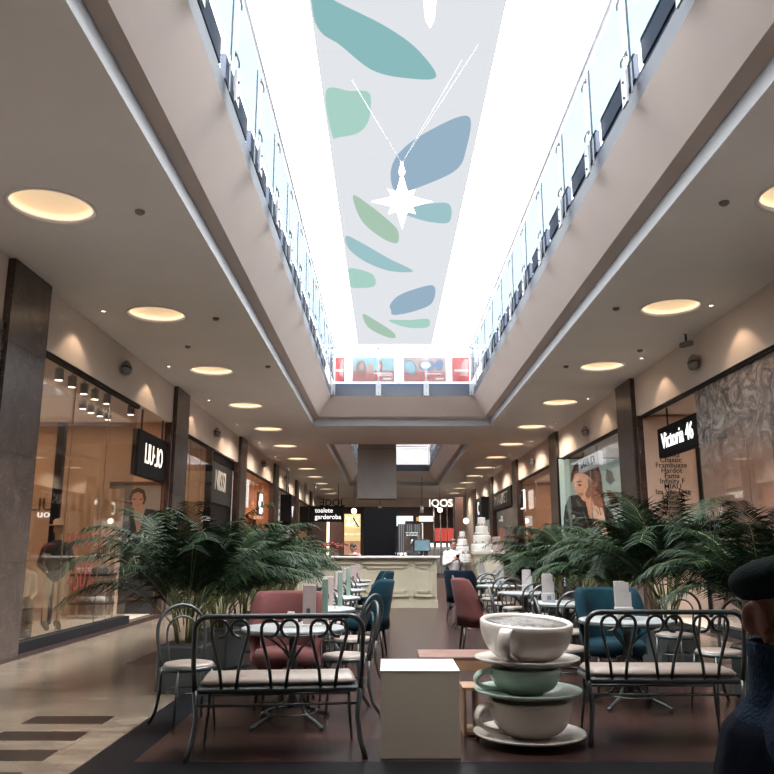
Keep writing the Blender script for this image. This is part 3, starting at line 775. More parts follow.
# spotlights on the ceiling of the first left shop
def can_spot(loc, label, grp, first=[None]):
    if first[0] is None:
        t = thing('ceiling_spotlight', label, 'spotlight', loc, 0, grp)
        MB().cyl((0, 0, -.06), (0, 0, -.24), .07).build('lamp_can', M['dgrey'], t)
        MB().cyl((0, 0, -.235), (0, 0, -.245), .058).build('lamp_face', M['lamp'], t)
        MB().cyl((0, 0, 0), (0, 0, -.07), .02, n=8).build('stem', M['dgrey'], t)
        first[0] = t; KIDS[t.name] = kids(t); return t
    return dup(first[0], loc, 0, label, grp)
W5 = ['nearest', 'second', 'middle', 'fourth', 'farthest']
def atz(px, py, z):
    a = (px-387)/774; b = (387-py)/774; t = (z-H)/(ST+b*CT); return (a*t, (CT-b*ST)*t)
SP1 = [atz(px, py, 4.05) for px, py in ((59, 378), (72, 385), (84, 392), (95, 397.5), (107, 402))]
SP2 = [atz(px, py, 4.05) for px, py in ((83, 407), (91, 411), (100, 414.5), (108, 418), (131, 413))]
for k in range(5): can_spot((SP1[k][0], SP1[k][1], 4.255), 'round can spotlight by the glass in the first left shop, %s of five' % W5[k], 'can spotlights in the first left shop')
for k in range(5): can_spot((SP2[k][0], min(17.3, SP2[k][1]), 4.255), 'round can spotlight deeper inside the first left shop, %s of five' % W5[k], 'can spotlights in the first left shop')

# --- left, second bay: pale glass then black shopfront
shop_shell(2, -1, 18.85, 22.3, M['shopwarm'], M['shopfloor'], 3, M['shopgrey'])
window(3, -1, 18.85, 22.3, muls=(19.7, 20.9))
area('shop_light', (-6.5, 20.5, 4.1), 2, 45, WARM, 2.6)
t = thing('black_shopfront', 'black shopfront with tall narrow white letters on the left side', 'shopfront', (XL-.1, 24.05, 0))
MB().bx(-.15, .0, -1.75, 1.72, 3.95, ZW).build('header', M['blackp'], t)
MB().bx(-.10, -.02, -1.7, 1.5, 2.75, 3.95).build('sign_board', M['dgrey'], t)
MB().bx(-.12, -.06, -1.7, 1.68, 0, 2.75).build('shutter', M['black'], t)
MB().bx(-.15, .03, -1.78, -1.66, 0, ZW).build('side_frame', M['blackp'], t)
text_mesh('shop_lettering', 'NISSI', .85, frame((-.01, -.35, 3.4), (0, 1, 0), (0, 0, 1)), M['whiteprint'], t, sx=.85, bold=.003)

# --- left, third bay: bright orange shop
shop_shell(3, -1, 26.95, 33.85, mat('orange_shop_wall', (.70, .36, .20), .6, var=.1), M['shopfloor'], 3, M['white'])
window(4, -1, 26.95, 33.85, muls=(29.2, 31.5))
area('shop_light', (-6.5, 30.4, 4.1), 2.2, 200, (1, .7, .5), 6)
t = thing('flower_sign', 'white flower shaped sign over the bright orange shop on the left', 'sign', (XL+.05, 30.5, 3.15))
for k in range(6): MB().ell((0, .26*math.cos(k*PI/3), .26*math.sin(k*PI/3)), (.04, .17, .17), 10, 8).build('petal', M['litw'], t)
MB().ell((.02, 0, 0), (.06, .14, .14)).build('flower_centre', M['black'], t)
MB().box((-.05, 0, -.0), (.06, 1.1, .9), bev=.02).build('sign_board', M['dgrey'], t)
o = MB().bx(XL-.16, XL-.10, 27.2, 28.6, 2.9, 3.9).build('light_box', M['litw']); tag(o, 'glowing white light box in the bright orange shop window', 'sign')
for k in range(2):
    t = thing('display_shelf', ['orange lit shelf unit nearer the entrance of the bright orange shop', 'orange lit shelf unit farther inside the bright orange shop'][k], 'shelf', (-5.6, 28.4+k*3.2, .012), 0, 'shelf units in the orange shop')
    MB().box((0, 0, 1.3), (.4, 1.6, .04)).build('shelf', M['wood'], t)
    for z in (.4, .85, 1.75, 2.2, 2.6): MB().box((0, 0, z), (.4, 1.6, .03)).build('shelf', M['wood'], t)
    for y in (-.8, .8): MB().box((0, y, 1.32), (.4, .03, 2.64)).build('side_panel', M['wood'], t)
# --- left, further bays
shop_shell(4, -1, 35.05, 41.9, M['shopgrey'], M['shopfloor'], 3)
window(5, -1, 35.05, 41.9, muls=(37.5,)); area('shop_light', (-6.4, 38.5, 4.1), 2, 100, NEUT, 6)
hang_sign('tall black sign with white marks sticking out over the fourth left shop', XL+.32, -1, 35.9, 36.9, 2.3, 3.9, 'V', .7, sx=1, tm=M['litw'], ztop=ZC, thick=.5)
shop_shell(5, -1, 43.15, 50, M['shopwarm'], M['shopfloor'], 3)
window(6, -1, 43.15, 50); area('shop_light', (-6.4, 46.5, 4.1), 2, 100, NEUT, 6)
hang_sign('small black sign with white marks over the fifth left shop', XL+.32, -1, 43.9, 44.9, 2.5, 3.8, 'I', .6, tm=M['litw'], thick=.5)

# --- right, first shop (Victoria 46)
shop_shell(6, 1, 10.2, 16.72, mat('rose_shop_wall', (.55, .38, .31), .7, var=.05), M['shopfloor'], 4.5)
window(7, 1, 8.0, 13.7, M['pglass'], muls=(11.9,))
MB().bx(XR+.02, XR+.10, 13.7, 16.72, ZW-.06, ZW+.02).build('trim_3', M['black'])['kind'] = 'structure'
area('shop_light', (7.7, 13.2, 4.15), 3, 75, WARM, 5.5)
hang_sign('dark sign with glowing white lettering over the first right shop entrance', XR+.28, 1, 13.2, 16.2, 3.25, 3.86, 'Victoria 46', .46, sx=.82, tm=M['litw'], boxm=M['blackp'], ztop=4.25, ty=.42)
t = thing('name_list_board', 'tall pale board with a black list of names at the first right shop entrance', 'board', (6.14, 16.62, 0))
MB().bx(-.58, .50, -.04, .06, 0, 4.2).build('board', flat((.58, .46, .40)), t)
MB().bx(.50, .58, -.10, .06, 0, 4.2).build('edge_strip', M['black'], t)
names = ['Ballen', 'Hongo', 'Bianka', 'Chassic', 'Frambuaze', 'Hardot', 'Fama', 'Infinity F', 'MIAU', 'Iza Van Dee', 'Laura B', 'Mamuti', 'Monarh', 'Magnetic', 'Gaia', 'Nipplex']
for k, s_ in enumerate(names):
    z = at(667, 443.5+k*5.35, 16.5).z
    text_mesh('name_line', s_, .155, F_FRONT((-.05, -.045, z)), M['black'], t, depth=.002, bold=.002)
t = thing('steel_partition', 'dark steel upright inside the first right shop', 'frame', (7.3, 14.4, 0))
MB().box((0, 0, 2.0), (.12, .12, 4.0)).build('post', M['blackp'], t); MB().box((.02, .0, 1.6), (.22, .16, 1.0)).build('screen', M['black'], t)
# --- right, second bay: big poster of a woman
shop_shell(7, 1, 18.0, 24.5, M['shopgrey'], M['shopfloor'], 3.2, M['shopgrey'])
window(8, 1, 18.0, 24.5, muls=(21.2,)); area('shop_light', (7.2, 21, 4.1), 2.6, 120, NEUT, 5.5)
def big_poster():
    a = at(565, 600, 24.3); w = at(620, 458, 24.3).x-a.x; top = at(565, 459, 24.3).z; z0 = .3
    u = w/55.; h = top-z0
    def Q(l): return [((x-565)*u, h-(y-459)*u) for x, y in l]
    ms = [flat((.42, .55, .52), emit=.25), flat((.04, .038, .042)), flat((.85, .45, .30), emit=.35), flat((.14, .06, .04)), flat((.20, .20, .21)), flat((.50, .20, .12), emit=.1), flat((.7, .7, .7)), flat((.26, .15, .12))]
    ms += [flat((.38, .17, .11), emit=.1), flat((.95, .66, .52), emit=.35)]
    P = [(Q([(566, 560), (567, 512), (569, 500), (573, 492), (582, 490), (588, 495), (592, 505), (604, 500), (610, 506), (614, 520), (616, 560), (616, 598), (566, 598)]), 1),
         (Q([(575, 479), (575.5, 472), (579, 464), (586, 459.5), (594, 459.5), (600, 464), (602.5, 474), (603, 490), (605, 505), (600, 512), (595, 505), (590, 492), (584, 480)]), 3),
         (Q([(577, 474), (581, 466), (588, 463), (594, 465), (590, 470), (583, 472), (579, 478)]), 7), (Q([(597, 466), (600, 474), (600.5, 486), (598, 478), (595, 470)]), 7),
         (Q([(587, 494), (594, 486), (601, 490), (603, 503), (601, 514), (597, 522), (593, 518), (589, 507)]), 5),
         (Q([(587, 495), (592, 492), (596, 503), (600, 508), (601, 518), (594, 521), (589, 508)]), 2),
         (Q([(576.5, 478), (579, 472.5), (584, 471), (590, 473.5), (595, 479), (597, 485), (594, 490), (589, 495), (586, 496.5), (583.5, 494.5), (583, 492), (580.5, 490.8), (581, 489), (579, 487.6), (577.3, 486.8), (578, 483)]), 2),
         (Q([(590, 476), (595, 479), (597, 485), (594, 490), (589, 495), (587, 490), (590, 484)]), 8),
         (Q([(577.5, 478), (580, 474), (583, 474), (581, 480), (579, 486), (577.8, 486)]), 9),
         (Q([(596, 479.5), (598.2, 479), (598.6, 482.5), (596.6, 484)]), 5),
         (Q([(580, 479.3), (583.5, 478.2), (585.5, 479.3), (583, 479.4), (580.2, 480.2)]), 3), (Q([(580.5, 482), (582.5, 481.2), (585, 482), (582.8, 483.4)]), 3),
         (Q([(581, 489.4), (584.5, 489.0), (586, 490), (584, 491.8), (581.5, 491)]), 5),
         (Q([(593, 505), (596, 500), (599, 503), (601, 501.5), (602.5, 505), (604, 515), (605, 526), (601, 527), (597, 515), (593.5, 510)]), 9),
         (Q([(595.5, 503), (596.3, 502.7), (598.5, 508), (597.8, 508.3)]), 5), (Q([(598.3, 503.5), (599, 503), (600.8, 508.5), (600, 508.8)]), 5),
         (Q([(588, 513), (592, 512), (597, 522), (600, 534), (590, 534)]), 1),
         (Q([(569.5, 503), (583, 507), (583, 508.2), (569.5, 504.2)]), 4), (Q([(568.5, 512), (584, 516.5), (584, 517.8), (568.5, 513.3)]), 4), (Q([(579, 494), (583, 500), (581, 501.5), (578, 495)]), 4), (Q(ellp(576, 509.5, 1.4, 1.4, 10)), 6),
         (Q([(585, 505), (589, 516), (590, 540), (588.6, 540), (587.6, 517), (584, 506)]), 4), (Q([(607, 468), (612, 470), (614, 478), (610, 482), (606, 478)]), 4), (Q([(606, 486), (613, 488), (616, 498), (610, 502)]), 7)]
    o = picture('wall_poster', rectp(0, w, 0, h), P, F_FRONT(V((a.x, 24.3, z0))), ms)
    MB().bx(a.x-.05, a.x+w+.05, 24.32, 24.38, z0-.05, top+.05).build('backing_board', M['black'], o)
    tag(o, 'large poster of a woman in a leather jacket touching her neck, right side', 'poster')
big_poster()
hang_sign('grey lit sign tilted over the big poster of a woman', XR+.36, 1, 21.2, 23.4, 3.66, 4.04, 'LAVARDI', .36, sx=1.1, tm=M['black'], boxm=flat((.5, .55, .62), emit=.5), ztop=4.25)
# --- right, third bay
shop_shell(8, 1, 25.8, 32.35, mat('pale_rose_wall', (.66, .45, .36), .7, var=.05), M['shopfloor'], 3)
window(9, 1, 25.8, 32.35, muls=(29,)); area('shop_light', (7, 29, 4.1), 2.2, 110, WARM, 5.5)
t = thing('round_shop_sign', 'dark square sign with a round emblem and glowing white rim, third right shop', 'sign', (XR-.1, 31.0, 3.0))
MB().box((0, 0, .35), (.05, .86, .74), bev=.02).build('glowing_rim', M['litw'], t); MB().box((-.07, 0, .35), (.03, .78, .66)).build('sign_face', M['black'], t)
MB().cyl((-.08, 0, .35), (-.10, 0, .35), .22, n=24).build('emblem', M['dgrey'], t)
# --- right, further bays
shop_shell(9, 1, 33.6, 40.15, M['shopgrey'], M['shopfloor'], 3); window(10, 1, 33.6, 40.15, muls=(36.8,)); area('shop_light', (7, 37, 4.1), 2, 70, NEUT, 5)
hang_sign('long dark header sign with grey letters over the fourth right shop', XR+.02, 1, 33.8, 39.8, 3.3, 4.15, 'MARKET', .7, sx=1.6, tm=flat((.3, .3, .3)), rods=False, thick=.3)
shop_shell(10, 1, 41.4, 48, M['shopgrey'], M['shopfloor'], 3, M['white']); window(11, 1, 41.4, 48); area('shop_light', (7, 44.5, 4.1), 2, 200, (.9, 1, .97), 5)
hang_sign('black square sign with a white letter C over the fifth right shop', XR-.25, 1, 41.8, 44.6, 3.0, 4.2, 'C', 1.0, tm=M['litw'], rods=False, thick=.4)

# wall wash downlights and shield-shaped wall speakers -----------------
def speaker(loc, side, label, first=[None]):
    if first[0] is None:
        t = thing('wall_speaker', label, 'speaker', loc, 0, 'shield shaped wall speakers')
        MB().lathe([(.001, 0), (.09, .01), (.14, .06), (.15, .13), (.11, .22), (.04, .27), (.001, .275)], n=20, sx=.6).build('housing', flat((.22, .22, .23)), t)
        MB().lathe([(.06, .09), (.14, .10), (.152, .13), (.14, .16), (.06, .17)], n=20, sx=.62).build('grille', M['dgrey'], t)
        MB().cyl((0, 0, .13), (-.12, 0, .16), .02, n=8).build('bracket', M['dgrey'], t)
        first[0] = t; KIDS[t.name] = kids(t); t.rotation_euler = (0, 0, 0 if side < 0 else PI); return t
    return dup(first[0], loc, 0 if side < 0 else PI, label)
for k, (px, py) in enumerate(((125, 375), (217, 437), (264, 467), (286, 481))):
    Yk = 387; 
    Y = (774*(-XL-.1)/(387-px)-.5)/.985
    speaker((XL+.10, Y, at(px, py, Y).z), -1, 'grey shield-shaped speaker high on the left wall, %s from the camera' % ['first', 'second', 'third', 'fourth'][k])
for k, (px, py) in enumerate(((695, 370), (585, 436), (532, 465))):
    Y = (774*(XR-.1)/(px-387)-.5)/.985
    speaker((XR-.10, Y, at(px, py, Y).z), 1, 'grey shield-shaped speaker high on the right wall, %s from the camera' % ['first', 'second', 'third'][k])
# security camera
c_ = at(687, 352, 13.2)
t = thing('security_camera', 'small security camera hanging from the right ceiling near the wall speaker', 'camera', (c_.x, 13.2, ZC))
MB().cyl((0, 0, 0), (0, 0, -.18), .02, n=8).build('stem', M['dgrey'], t); MB().cyl((0, 0, 0), (0, 0, -.02), .06).build('mount', M['white'], t)
MB().box((0, 0, -.20), (.10, .26, .09), bev=.02, rot=.5).build('camera_body', flat((.2, .2, .2)), t)
# sprinkler / detector buttons
spk = [(140, 211, 'l'), (216, 318, 'l'), (724, 202, 'r'), (616, 308, 'r'), (268, 366, 'l'), (566, 366, 'r'), (188, 346, 'l'), (640, 350, 'r')]
lab = ['left ceiling beside the nearest round light', 'left ceiling beside the second round light', 'right ceiling nearest the camera', 'right ceiling beside the second round light', 'left ceiling near the atrium edge', 'right ceiling near the atrium edge', 'left ceiling nearer the wall', 'right ceiling nearer the wall']
t0 = None
for k, (px, py, s_) in enumerate(spk):
    a = (px-387)/774; b = (387-py)/774; tt = (ZC-H)/(ST+b*CT); loc = (a*tt, (CT-b*ST)*tt, ZC)
    L_ = 'small grey smoke detector on the '+lab[k]
    if t0 is None:
        t0 = thing('smoke_detector', L_, 'detector', loc, 0, 'smoke detectors and sprinklers in the ceiling')
        MB().lathe([(.055, 0), (.055, -.02), (.035, -.04), (.001, -.045)], n=16).build('housing', flat((.16, .15, .15)), t0)
        KIDS[t0.name] = kids(t0)
    else: dup(t0, loc, 0, L_)
# warm wall-wash spots, each in a small ceiling fitting
t0 = None; k = 0
for side, X, ys in (('left', XL+.42, [11.9, 15.7, 19.4, 23.2, 27.4, 31.5, 35.6, 39.6, 43.6]), ('right', XR-.42, [11.6, 15.0, 19.2, 23, 27, 31, 35, 39, 43])):
    for j, y in enumerate(ys):
        L_ = 'small wall-washing downlight by the %s wall, %s along' % (side, ORD[j])
        if t0 is None:
            t0 = thing('wall_wash_downlight', L_, 'downlight', (X, y, ZC), 0, 'wall-washing downlights')
            MB().lathe([(.05, 0), (.05, -.012), (.035, -.012), (.035, .0)], n=16, caps=False).build('trim_ring', flat((.4, .38, .36)), t0)
            MB().cyl((0, 0, -.002), (0, 0, -.006), .034).build('lamp_face', M['lamp'], t0); KIDS[t0.name] = kids(t0)
        else: dup(t0, (X, y, ZC), 0, L_)
        l = bpy.data.lights.new('wash', 'SPOT'); l.energy = 30; l.color = (1, .68, .44); l.spot_size = 1.75; l.spot_blend = .3; l.shadow_soft_size = .03
        o = bpy.data.objects.new('wash_light', l); o.location = (X, y, ZC-.03); o.rotation_euler = (0, 0, 0); col.objects.link(o)

# far end ---------------------------------------------------------------
BK = YE-.1
m_ = MB(); m_.bx(-14, 14, YE, YE+.2, 0, ZC, 0)
m_.bx(-5, 5.6, YE-.6, YE, at(0, 507, YE).z, ZC-.0, 1)
struct(m_.build('wall_back', [mat('dark_red_brown_wall', (.085, .05, .045), .6, var=.2, scale=1.5), M['wall']]))
def px_panel(name, label, cat, x0, x1, y0, y1, Y, m_, depth=.08, grp=None, to_floor=False):
    a = at(x0, y1, Y); b = at(x1, y0, Y)
    z0 = 0 if to_floor else a.z
    o = MB().bx(a.x, b.x, Y, Y+depth, z0, b.z).build(name, m_); return tag(o, label, cat, grp), V((a.x, Y, z0)), b
o, a, b = px_panel('direction_sign', 'black hanging sign reading toalete garderoba at the far left', 'sign', 309, 343.5, 506, 522, 44, M['black'], .15)
c_ = at(328, 510.5, 43.98); text_mesh('sign_lettering', 'toalete', .36, F_FRONT((a.x+.32, 43.98, c_.z)), M['litw'], o, align='LEFT', bold=.004)
c_ = at(328, 517, 43.98); text_mesh('sign_lettering', 'garderoba', .36, F_FRONT((a.x+.32, 43.98, c_.z)), M['litw'], o, align='LEFT', bold=.004)
for x in (a.x+.3, b.x-.3): MB().cyl((x, 44.07, b.z), (x, 44.07, ZC), .02, n=8).build('hanging_rod', M['dgrey'], o)
c_ = at(332, 503, 43.9)
o = text_mesh('roof_lettering', 'ƎDOL', .55, F_FRONT(c_), M['black'], bold=.02, depth=.05); tag(o, 'dark block letters standing on top of the toilet sign', 'lettering')
o, a, b = px_panel('advertising_panel', 'yellow and gold lit panel marked 2X behind the counter', 'sign', 344, 360.5, 514, 550, 40, flat((.78, .62, .30), emit=.75), .1, to_floor=True)
MB().bx(a.x, b.x, 39.985, 39.995, at(0, 528, 40).z, b.z).build('upper_face', flat((.85, .76, .40), emit=.8), o)
MB().bx(a.x, b.x, 39.985, 39.995, 0, at(0, 541, 40).z).build('lower_face', flat((.62, .34, .22), emit=.4), o)
text_mesh('panel_lettering', '2X', .62, F_FRONT((a.x+(b.x-a.x)*.5, 39.97, at(0, 522, 40).z)), M['litw'], o, bold=.005)
MB().tube([(a.x+.45, 39.95, at(0, 520, 40).z+.1), (b.x-.08, 39.95, at(0, 527, 40).z)], .04, 6).build('dark_stroke', M['black'], o)
text_mesh('panel_lettering', '—  —  —', .2, F_FRONT((a.x+(b.x-a.x)*.5, 39.97, at(0, 534, 40).z)), M['litw'], o, bold=.004)
for k, px in enumerate((353.5, 440, 457+2)):
    pass
def globe(px, py, Y, label):
    c_ = at(px, py, Y)
    t = thing('globe_pendant', label, 'pendant lamp', c_, 0, 'glowing globe pendants at the far end')
    MB().ell((0, 0, 0), (.14, .14, .14)).build('globe', M['lamp'], t); MB().cyl((0, 0, .12), (0, 0, ZC-c_.z), .008, n=6).build('cord', M['black'], t)
globe(354, 511, 42, 'glowing globe lamp above the gold 2X panel'); globe(440, 510, 46, 'glowing globe lamp below the white illuminated letters'); globe(466, 521, 40, 'glowing globe lamp right of the brown far column')
px_panel('lit_doorway', 'narrow bright doorway strip under the toilet sign', 'light', 326.5, 329.5, 522, 545, 50, flat((1, .85, .65), emit=1.6), .05, to_floor=True)
px_panel('far_shopfront', 'dark brown far shopfront left of the gold panel', 'shopfront', 311, 326, 522, 560, 50.5, flat((.07, .04, .04)), .1, to_floor=True)
px_panel('far_shopfront', 'reddish far shopfront right of the bright doorway strip', 'shopfront', 330, 343, 522, 560, 50.5, flat((.16, .09, .08)), .1, to_floor=True)
# suspended metal screen and black board
a = at(356.5, 497, 27.2); b = at(396.5, 440, 27.2)
t = thing('suspended_metal_screen', 'large grey brushed metal box hanging from the ceiling beyond the bridge', 'metal screen', ((a.x+b.x)/2, 27.2+.95, a.z))
w = b.x-a.x; h = 5.9-a.z
MB().bx(-w/2, w/2, -.15, .75, 0, h).build('metal_body', M['steel'], t); MB().bx(-w/2-.01, w/2+.01, -.16, .76, h*.66, h*.665).build('joint', M['dgrey'], t)
for x in (-w/2+.1, w/2-.1): MB().cyl((x, .3, h), (x, .3, h+1.5), .02, n=6).build('hanging_rod', M['dgrey'], t)
px_panel('black_board', 'tall black board standing behind the counter', 'board', 363.5, 396.5, 508, 552, 23, M['blackp'], .12, to_floor=True)
px_panel('patterned_board', 'dark dotted board behind the coffee machine', 'board', 398, 422, 524, 552, 22.6,
         brickmat('dotted_black', (.02, .02, .024), (.03, .03, .034), (.16, .16, .16), .08, .08, .5, .01, .785, 0), .1, to_floor=True)
# kiosk with white letters
a = at(428, 506, 49); b = at(455, 500, 49)
t = thing('kiosk', 'far kiosk with four white illuminated letters above a red front', 'kiosk', ((a.x+b.x)/2, 49, 0))
w = b.x-a.x
text_mesh('kiosk_lettering', 'IQOS', .66, F_FRONT((-.06, -.1, at(0, 503.5, 49).z)), M['litw'], t, bold=.03, sx=.98)
MB().bx(-w/2, w/2, 0, .1, at(0, 508, 49).z, at(0, 507, 49).z).build('beam', M['dgrey'], t)
for k in range(4): MB().box((-w/2+.35+k*.42, 0, at(0, 507, 49).z/2), (.07, .07, at(0, 507, 49).z)).build('post', M['chrome'], t)
MB().bx(-w*.25, w/2, .3, .4, at(0, 541, 49).z, at(0, 528, 49).z).build('red_front', flat((.75, .10, .08), emit=.5), t)
MB().bx(-w/2, w/2, .2, .6, 0, at(0, 547, 49).z).build('base', M['white'], t)
for k in range(5): MB().box((-w/2+.25+k*.36, .1, at(0, 545, 49).z), (.24, .05, .22)).build('lit_tile', M['litw'], t)
for k, (x0, x1, y0, y1, lb) in enumerate(((396.5, 405, 516, 526, 'pale green'), (405, 413, 516, 521, 'white'), (419, 433, 516, 521.5, 'long white'))):
    px_panel('menu_light_box', '%s glowing light box on the dark far wall' % lb, 'light box', x0, x1, y0, y1, BK-.52, flat((.85, .97, .92) if k == 0 else (1, 1, .98), emit=1.1), .05, 'light boxes at the far end')
px_panel('small_yellow_sign', 'small yellow lit square between the far light boxes', 'sign', 416.3, 419, 517, 521, BK-.52, flat((.9, .6, .2), emit=.6), .05)
px_panel('far_pillar', 'reddish brown pillar at the far right of the hall', 'pillar', 456, 463, 497, 560, 45, flat((.16, .09, .08)), .6, to_floor=True)
px_panel('far_door_strip', 'pale glowing vertical strip on the dark far wall', 'light', 421.5, 423, 523, 545, 50, flat((1, .8, .6), emit=1.0), .05, to_floor=True)
px_panel('far_shopfront', 'dark brown far shopfront behind the counter', 'shopfront', 424, 433, 526, 560, 52.5, flat((.10, .05, .04)), .05, to_floor=True)
for k, px in enumerate((380, 422)):
    c_ = at(px, 509, 40)
    t = thing('track_spotlight', ['small white spotlight hanging above the black board', 'small white spotlight hanging left of the white illuminated letters'][k], 'spotlight', c_, 0, 'white track spotlights far back')
    MB().cyl((0, 0, -.2), (0, 0, .12), .09).build('lamp_can', M['white'], t); MB().cyl((0, 0, .1), (0, 0, ZC-c_.z), .015, n=6).build('stem', M['dgrey'], t)

# counter ------------------------------------------------------------------
CY = 19.5; cx0, cx1 = -2.3, 1.22
t = thing('cafe_counter', 'long cream panelled cafe counter at the end of the aisle', 'counter', (0, CY, 0))
MB().bx(cx0, cx1, 0, 1.0, .16, 1.17).build('body', M['counter'], t)
MB().bx(cx0-.02, cx1+.02, -.03, 1.02, 0, .16).build('plinth', M['counter'], t)
MB().box(((cx0+cx1)/2, .45, 1.20), (cx1-cx0+.16, 1.16, .055), bev=.012).build('countertop', M['ctop'], t)
for (a, b) in ((-2.2, -.75), (-.65, .55), (.65, 1.14)):
    m_ = MB()
    for i, (g, dd) in enumerate(((0, .055), (.10, .03))):
        x0, x1, z0, z1 = a+g, b-g, .26+g, 1.08-g
        for q in ((x0, x1, z0, z0+.045), (x0, x1, z1-.045, z1), (x0, x0+.04, z0, z1), (x1-.04, x1, z0, z1)): m_.bx(q[0], q[1], -dd, 0, q[2], q[3])
    m_.build('moulded_panel', M['counter'], t)
ZT = 1.228
c_ = at(422, 546, 19.95)
t = thing('cash_monitor', 'flat cash register screen glowing blue on the right of the counter', 'monitor', (c_.x, 19.9, ZT), .05)
MB().box((0, 0, .03), (.24, .18, .02), bev=.005).build('base', M['black'], t); MB().box((0, .02, .09), (.05, .04, .12)).build('neck', M['black'], t)
MB().box((0, 0, .26), (.42, .035, .30), bev=.01).build('bezel', M['black'], t); MB().box((0, -.020, .26), (.38, .004, .26)).build('screen', M['screen'], t)
t = thing('coffee_machine', 'silver espresso machine with cups on top behind the cash monitor', 'coffee machine', (at(412, 545, 20.1).x, 20.15, ZT))
MB().box((0, 0, .28), (.34, .4, .5), bev=.03).build('body', M['chrome'], t); MB().box((0, -.22, .10), (.3, .12, .04)).build('drip_tray', M['dgrey'], t)
MB().cyl((0, -.2, .32), (0, -.2, .40), .04).build('group_head', M['chrome'], t); MB().tube([(0, -.22, .33), (0, -.36, .31)], .015, 8).build('portafilter', M['black'], t)
for k in range(4):
    o = MB().lathe([(.022, 0), (.04, .05), (.042, .06), (.036, .06), (.02, .01)], n=14).build('cup', M['white']); o.location = (at(412, 545, 20.1).x-.12+k*.08, 20.15, ZT+.53)
    tag(o, 'small white cup on top of the silver espresso machine', 'cup', 'white cups on the espresso machine')
for k in range(5):
    o = MB().lathe([(.03, 0), (.045, .08), (.04, .08), (.02, .01)], n=14).build('cup', M['white']); o.location = (.25+(k % 3)*.11, 19.95+(k//3)*.13, ZT)
    tag(o, 'white cup standing on the counter left of the monitor', 'cup', 'white cups on the counter')
t = thing('potted_poinsettia', 'red pot of dark red flowers on the left of the counter', 'flower pot', (at(334, 550, 19.9).x, 19.9, ZT))
MB().lathe([(.07, 0), (.11, .2), (.115, .21), (.09, .2), (.001, .19)], n=20).build('pot', M['red'], t)
m_ = MB()
for k in range(60):
    a = random.uniform(0, 2*PI); r_ = random.uniform(.02, .36); z = .30-r_*.15+random.uniform(-.03, .05); R = Matrix.Rotation(a, 3, 'Z')
    m_.add([R @ V(p)+V((0, 0, z)) for p in ((r_-.07, 0, 0), (r_, -.035, .015), (r_+.08, 0, -.02), (r_, .035, .015))], [(0, 1, 2, 3)])
m_.build('flowers', M['flower'], t)
m_ = MB()
for k in range(8): a = k*PI/4; m_.tube([(0, 0, .18), (.1*math.cos(a), .1*math.sin(a), .27), (.22*math.cos(a), .22*math.sin(a), .28)], .006, 5)
m_.build('stems', M['stem'], t)
o = MB().lathe([(.001, .01), (.14, .01), (.20, .035), (.205, .03), (.14, 0), (.001, 0)], n=24, sx=1.3).build('serving_tray', M['dgrey']); o.location = (at(349, 553, 19.75).x, 19.7, ZT); tag(o, 'dark serving tray on the left end of the counter', 'tray')
t = thing('display_easel', 'thin black tablet stand on the counter beside the tall black board', 'stand', (at(396.5, 550, 19.7).x, 19.7, ZT))
MB().cyl((0, 0, 0), (0, 0, .02), .07).build('base', M['black'], t); MB().box((0, 0, .26), (.05, .03, .5)).build('upright', M['black'], t)

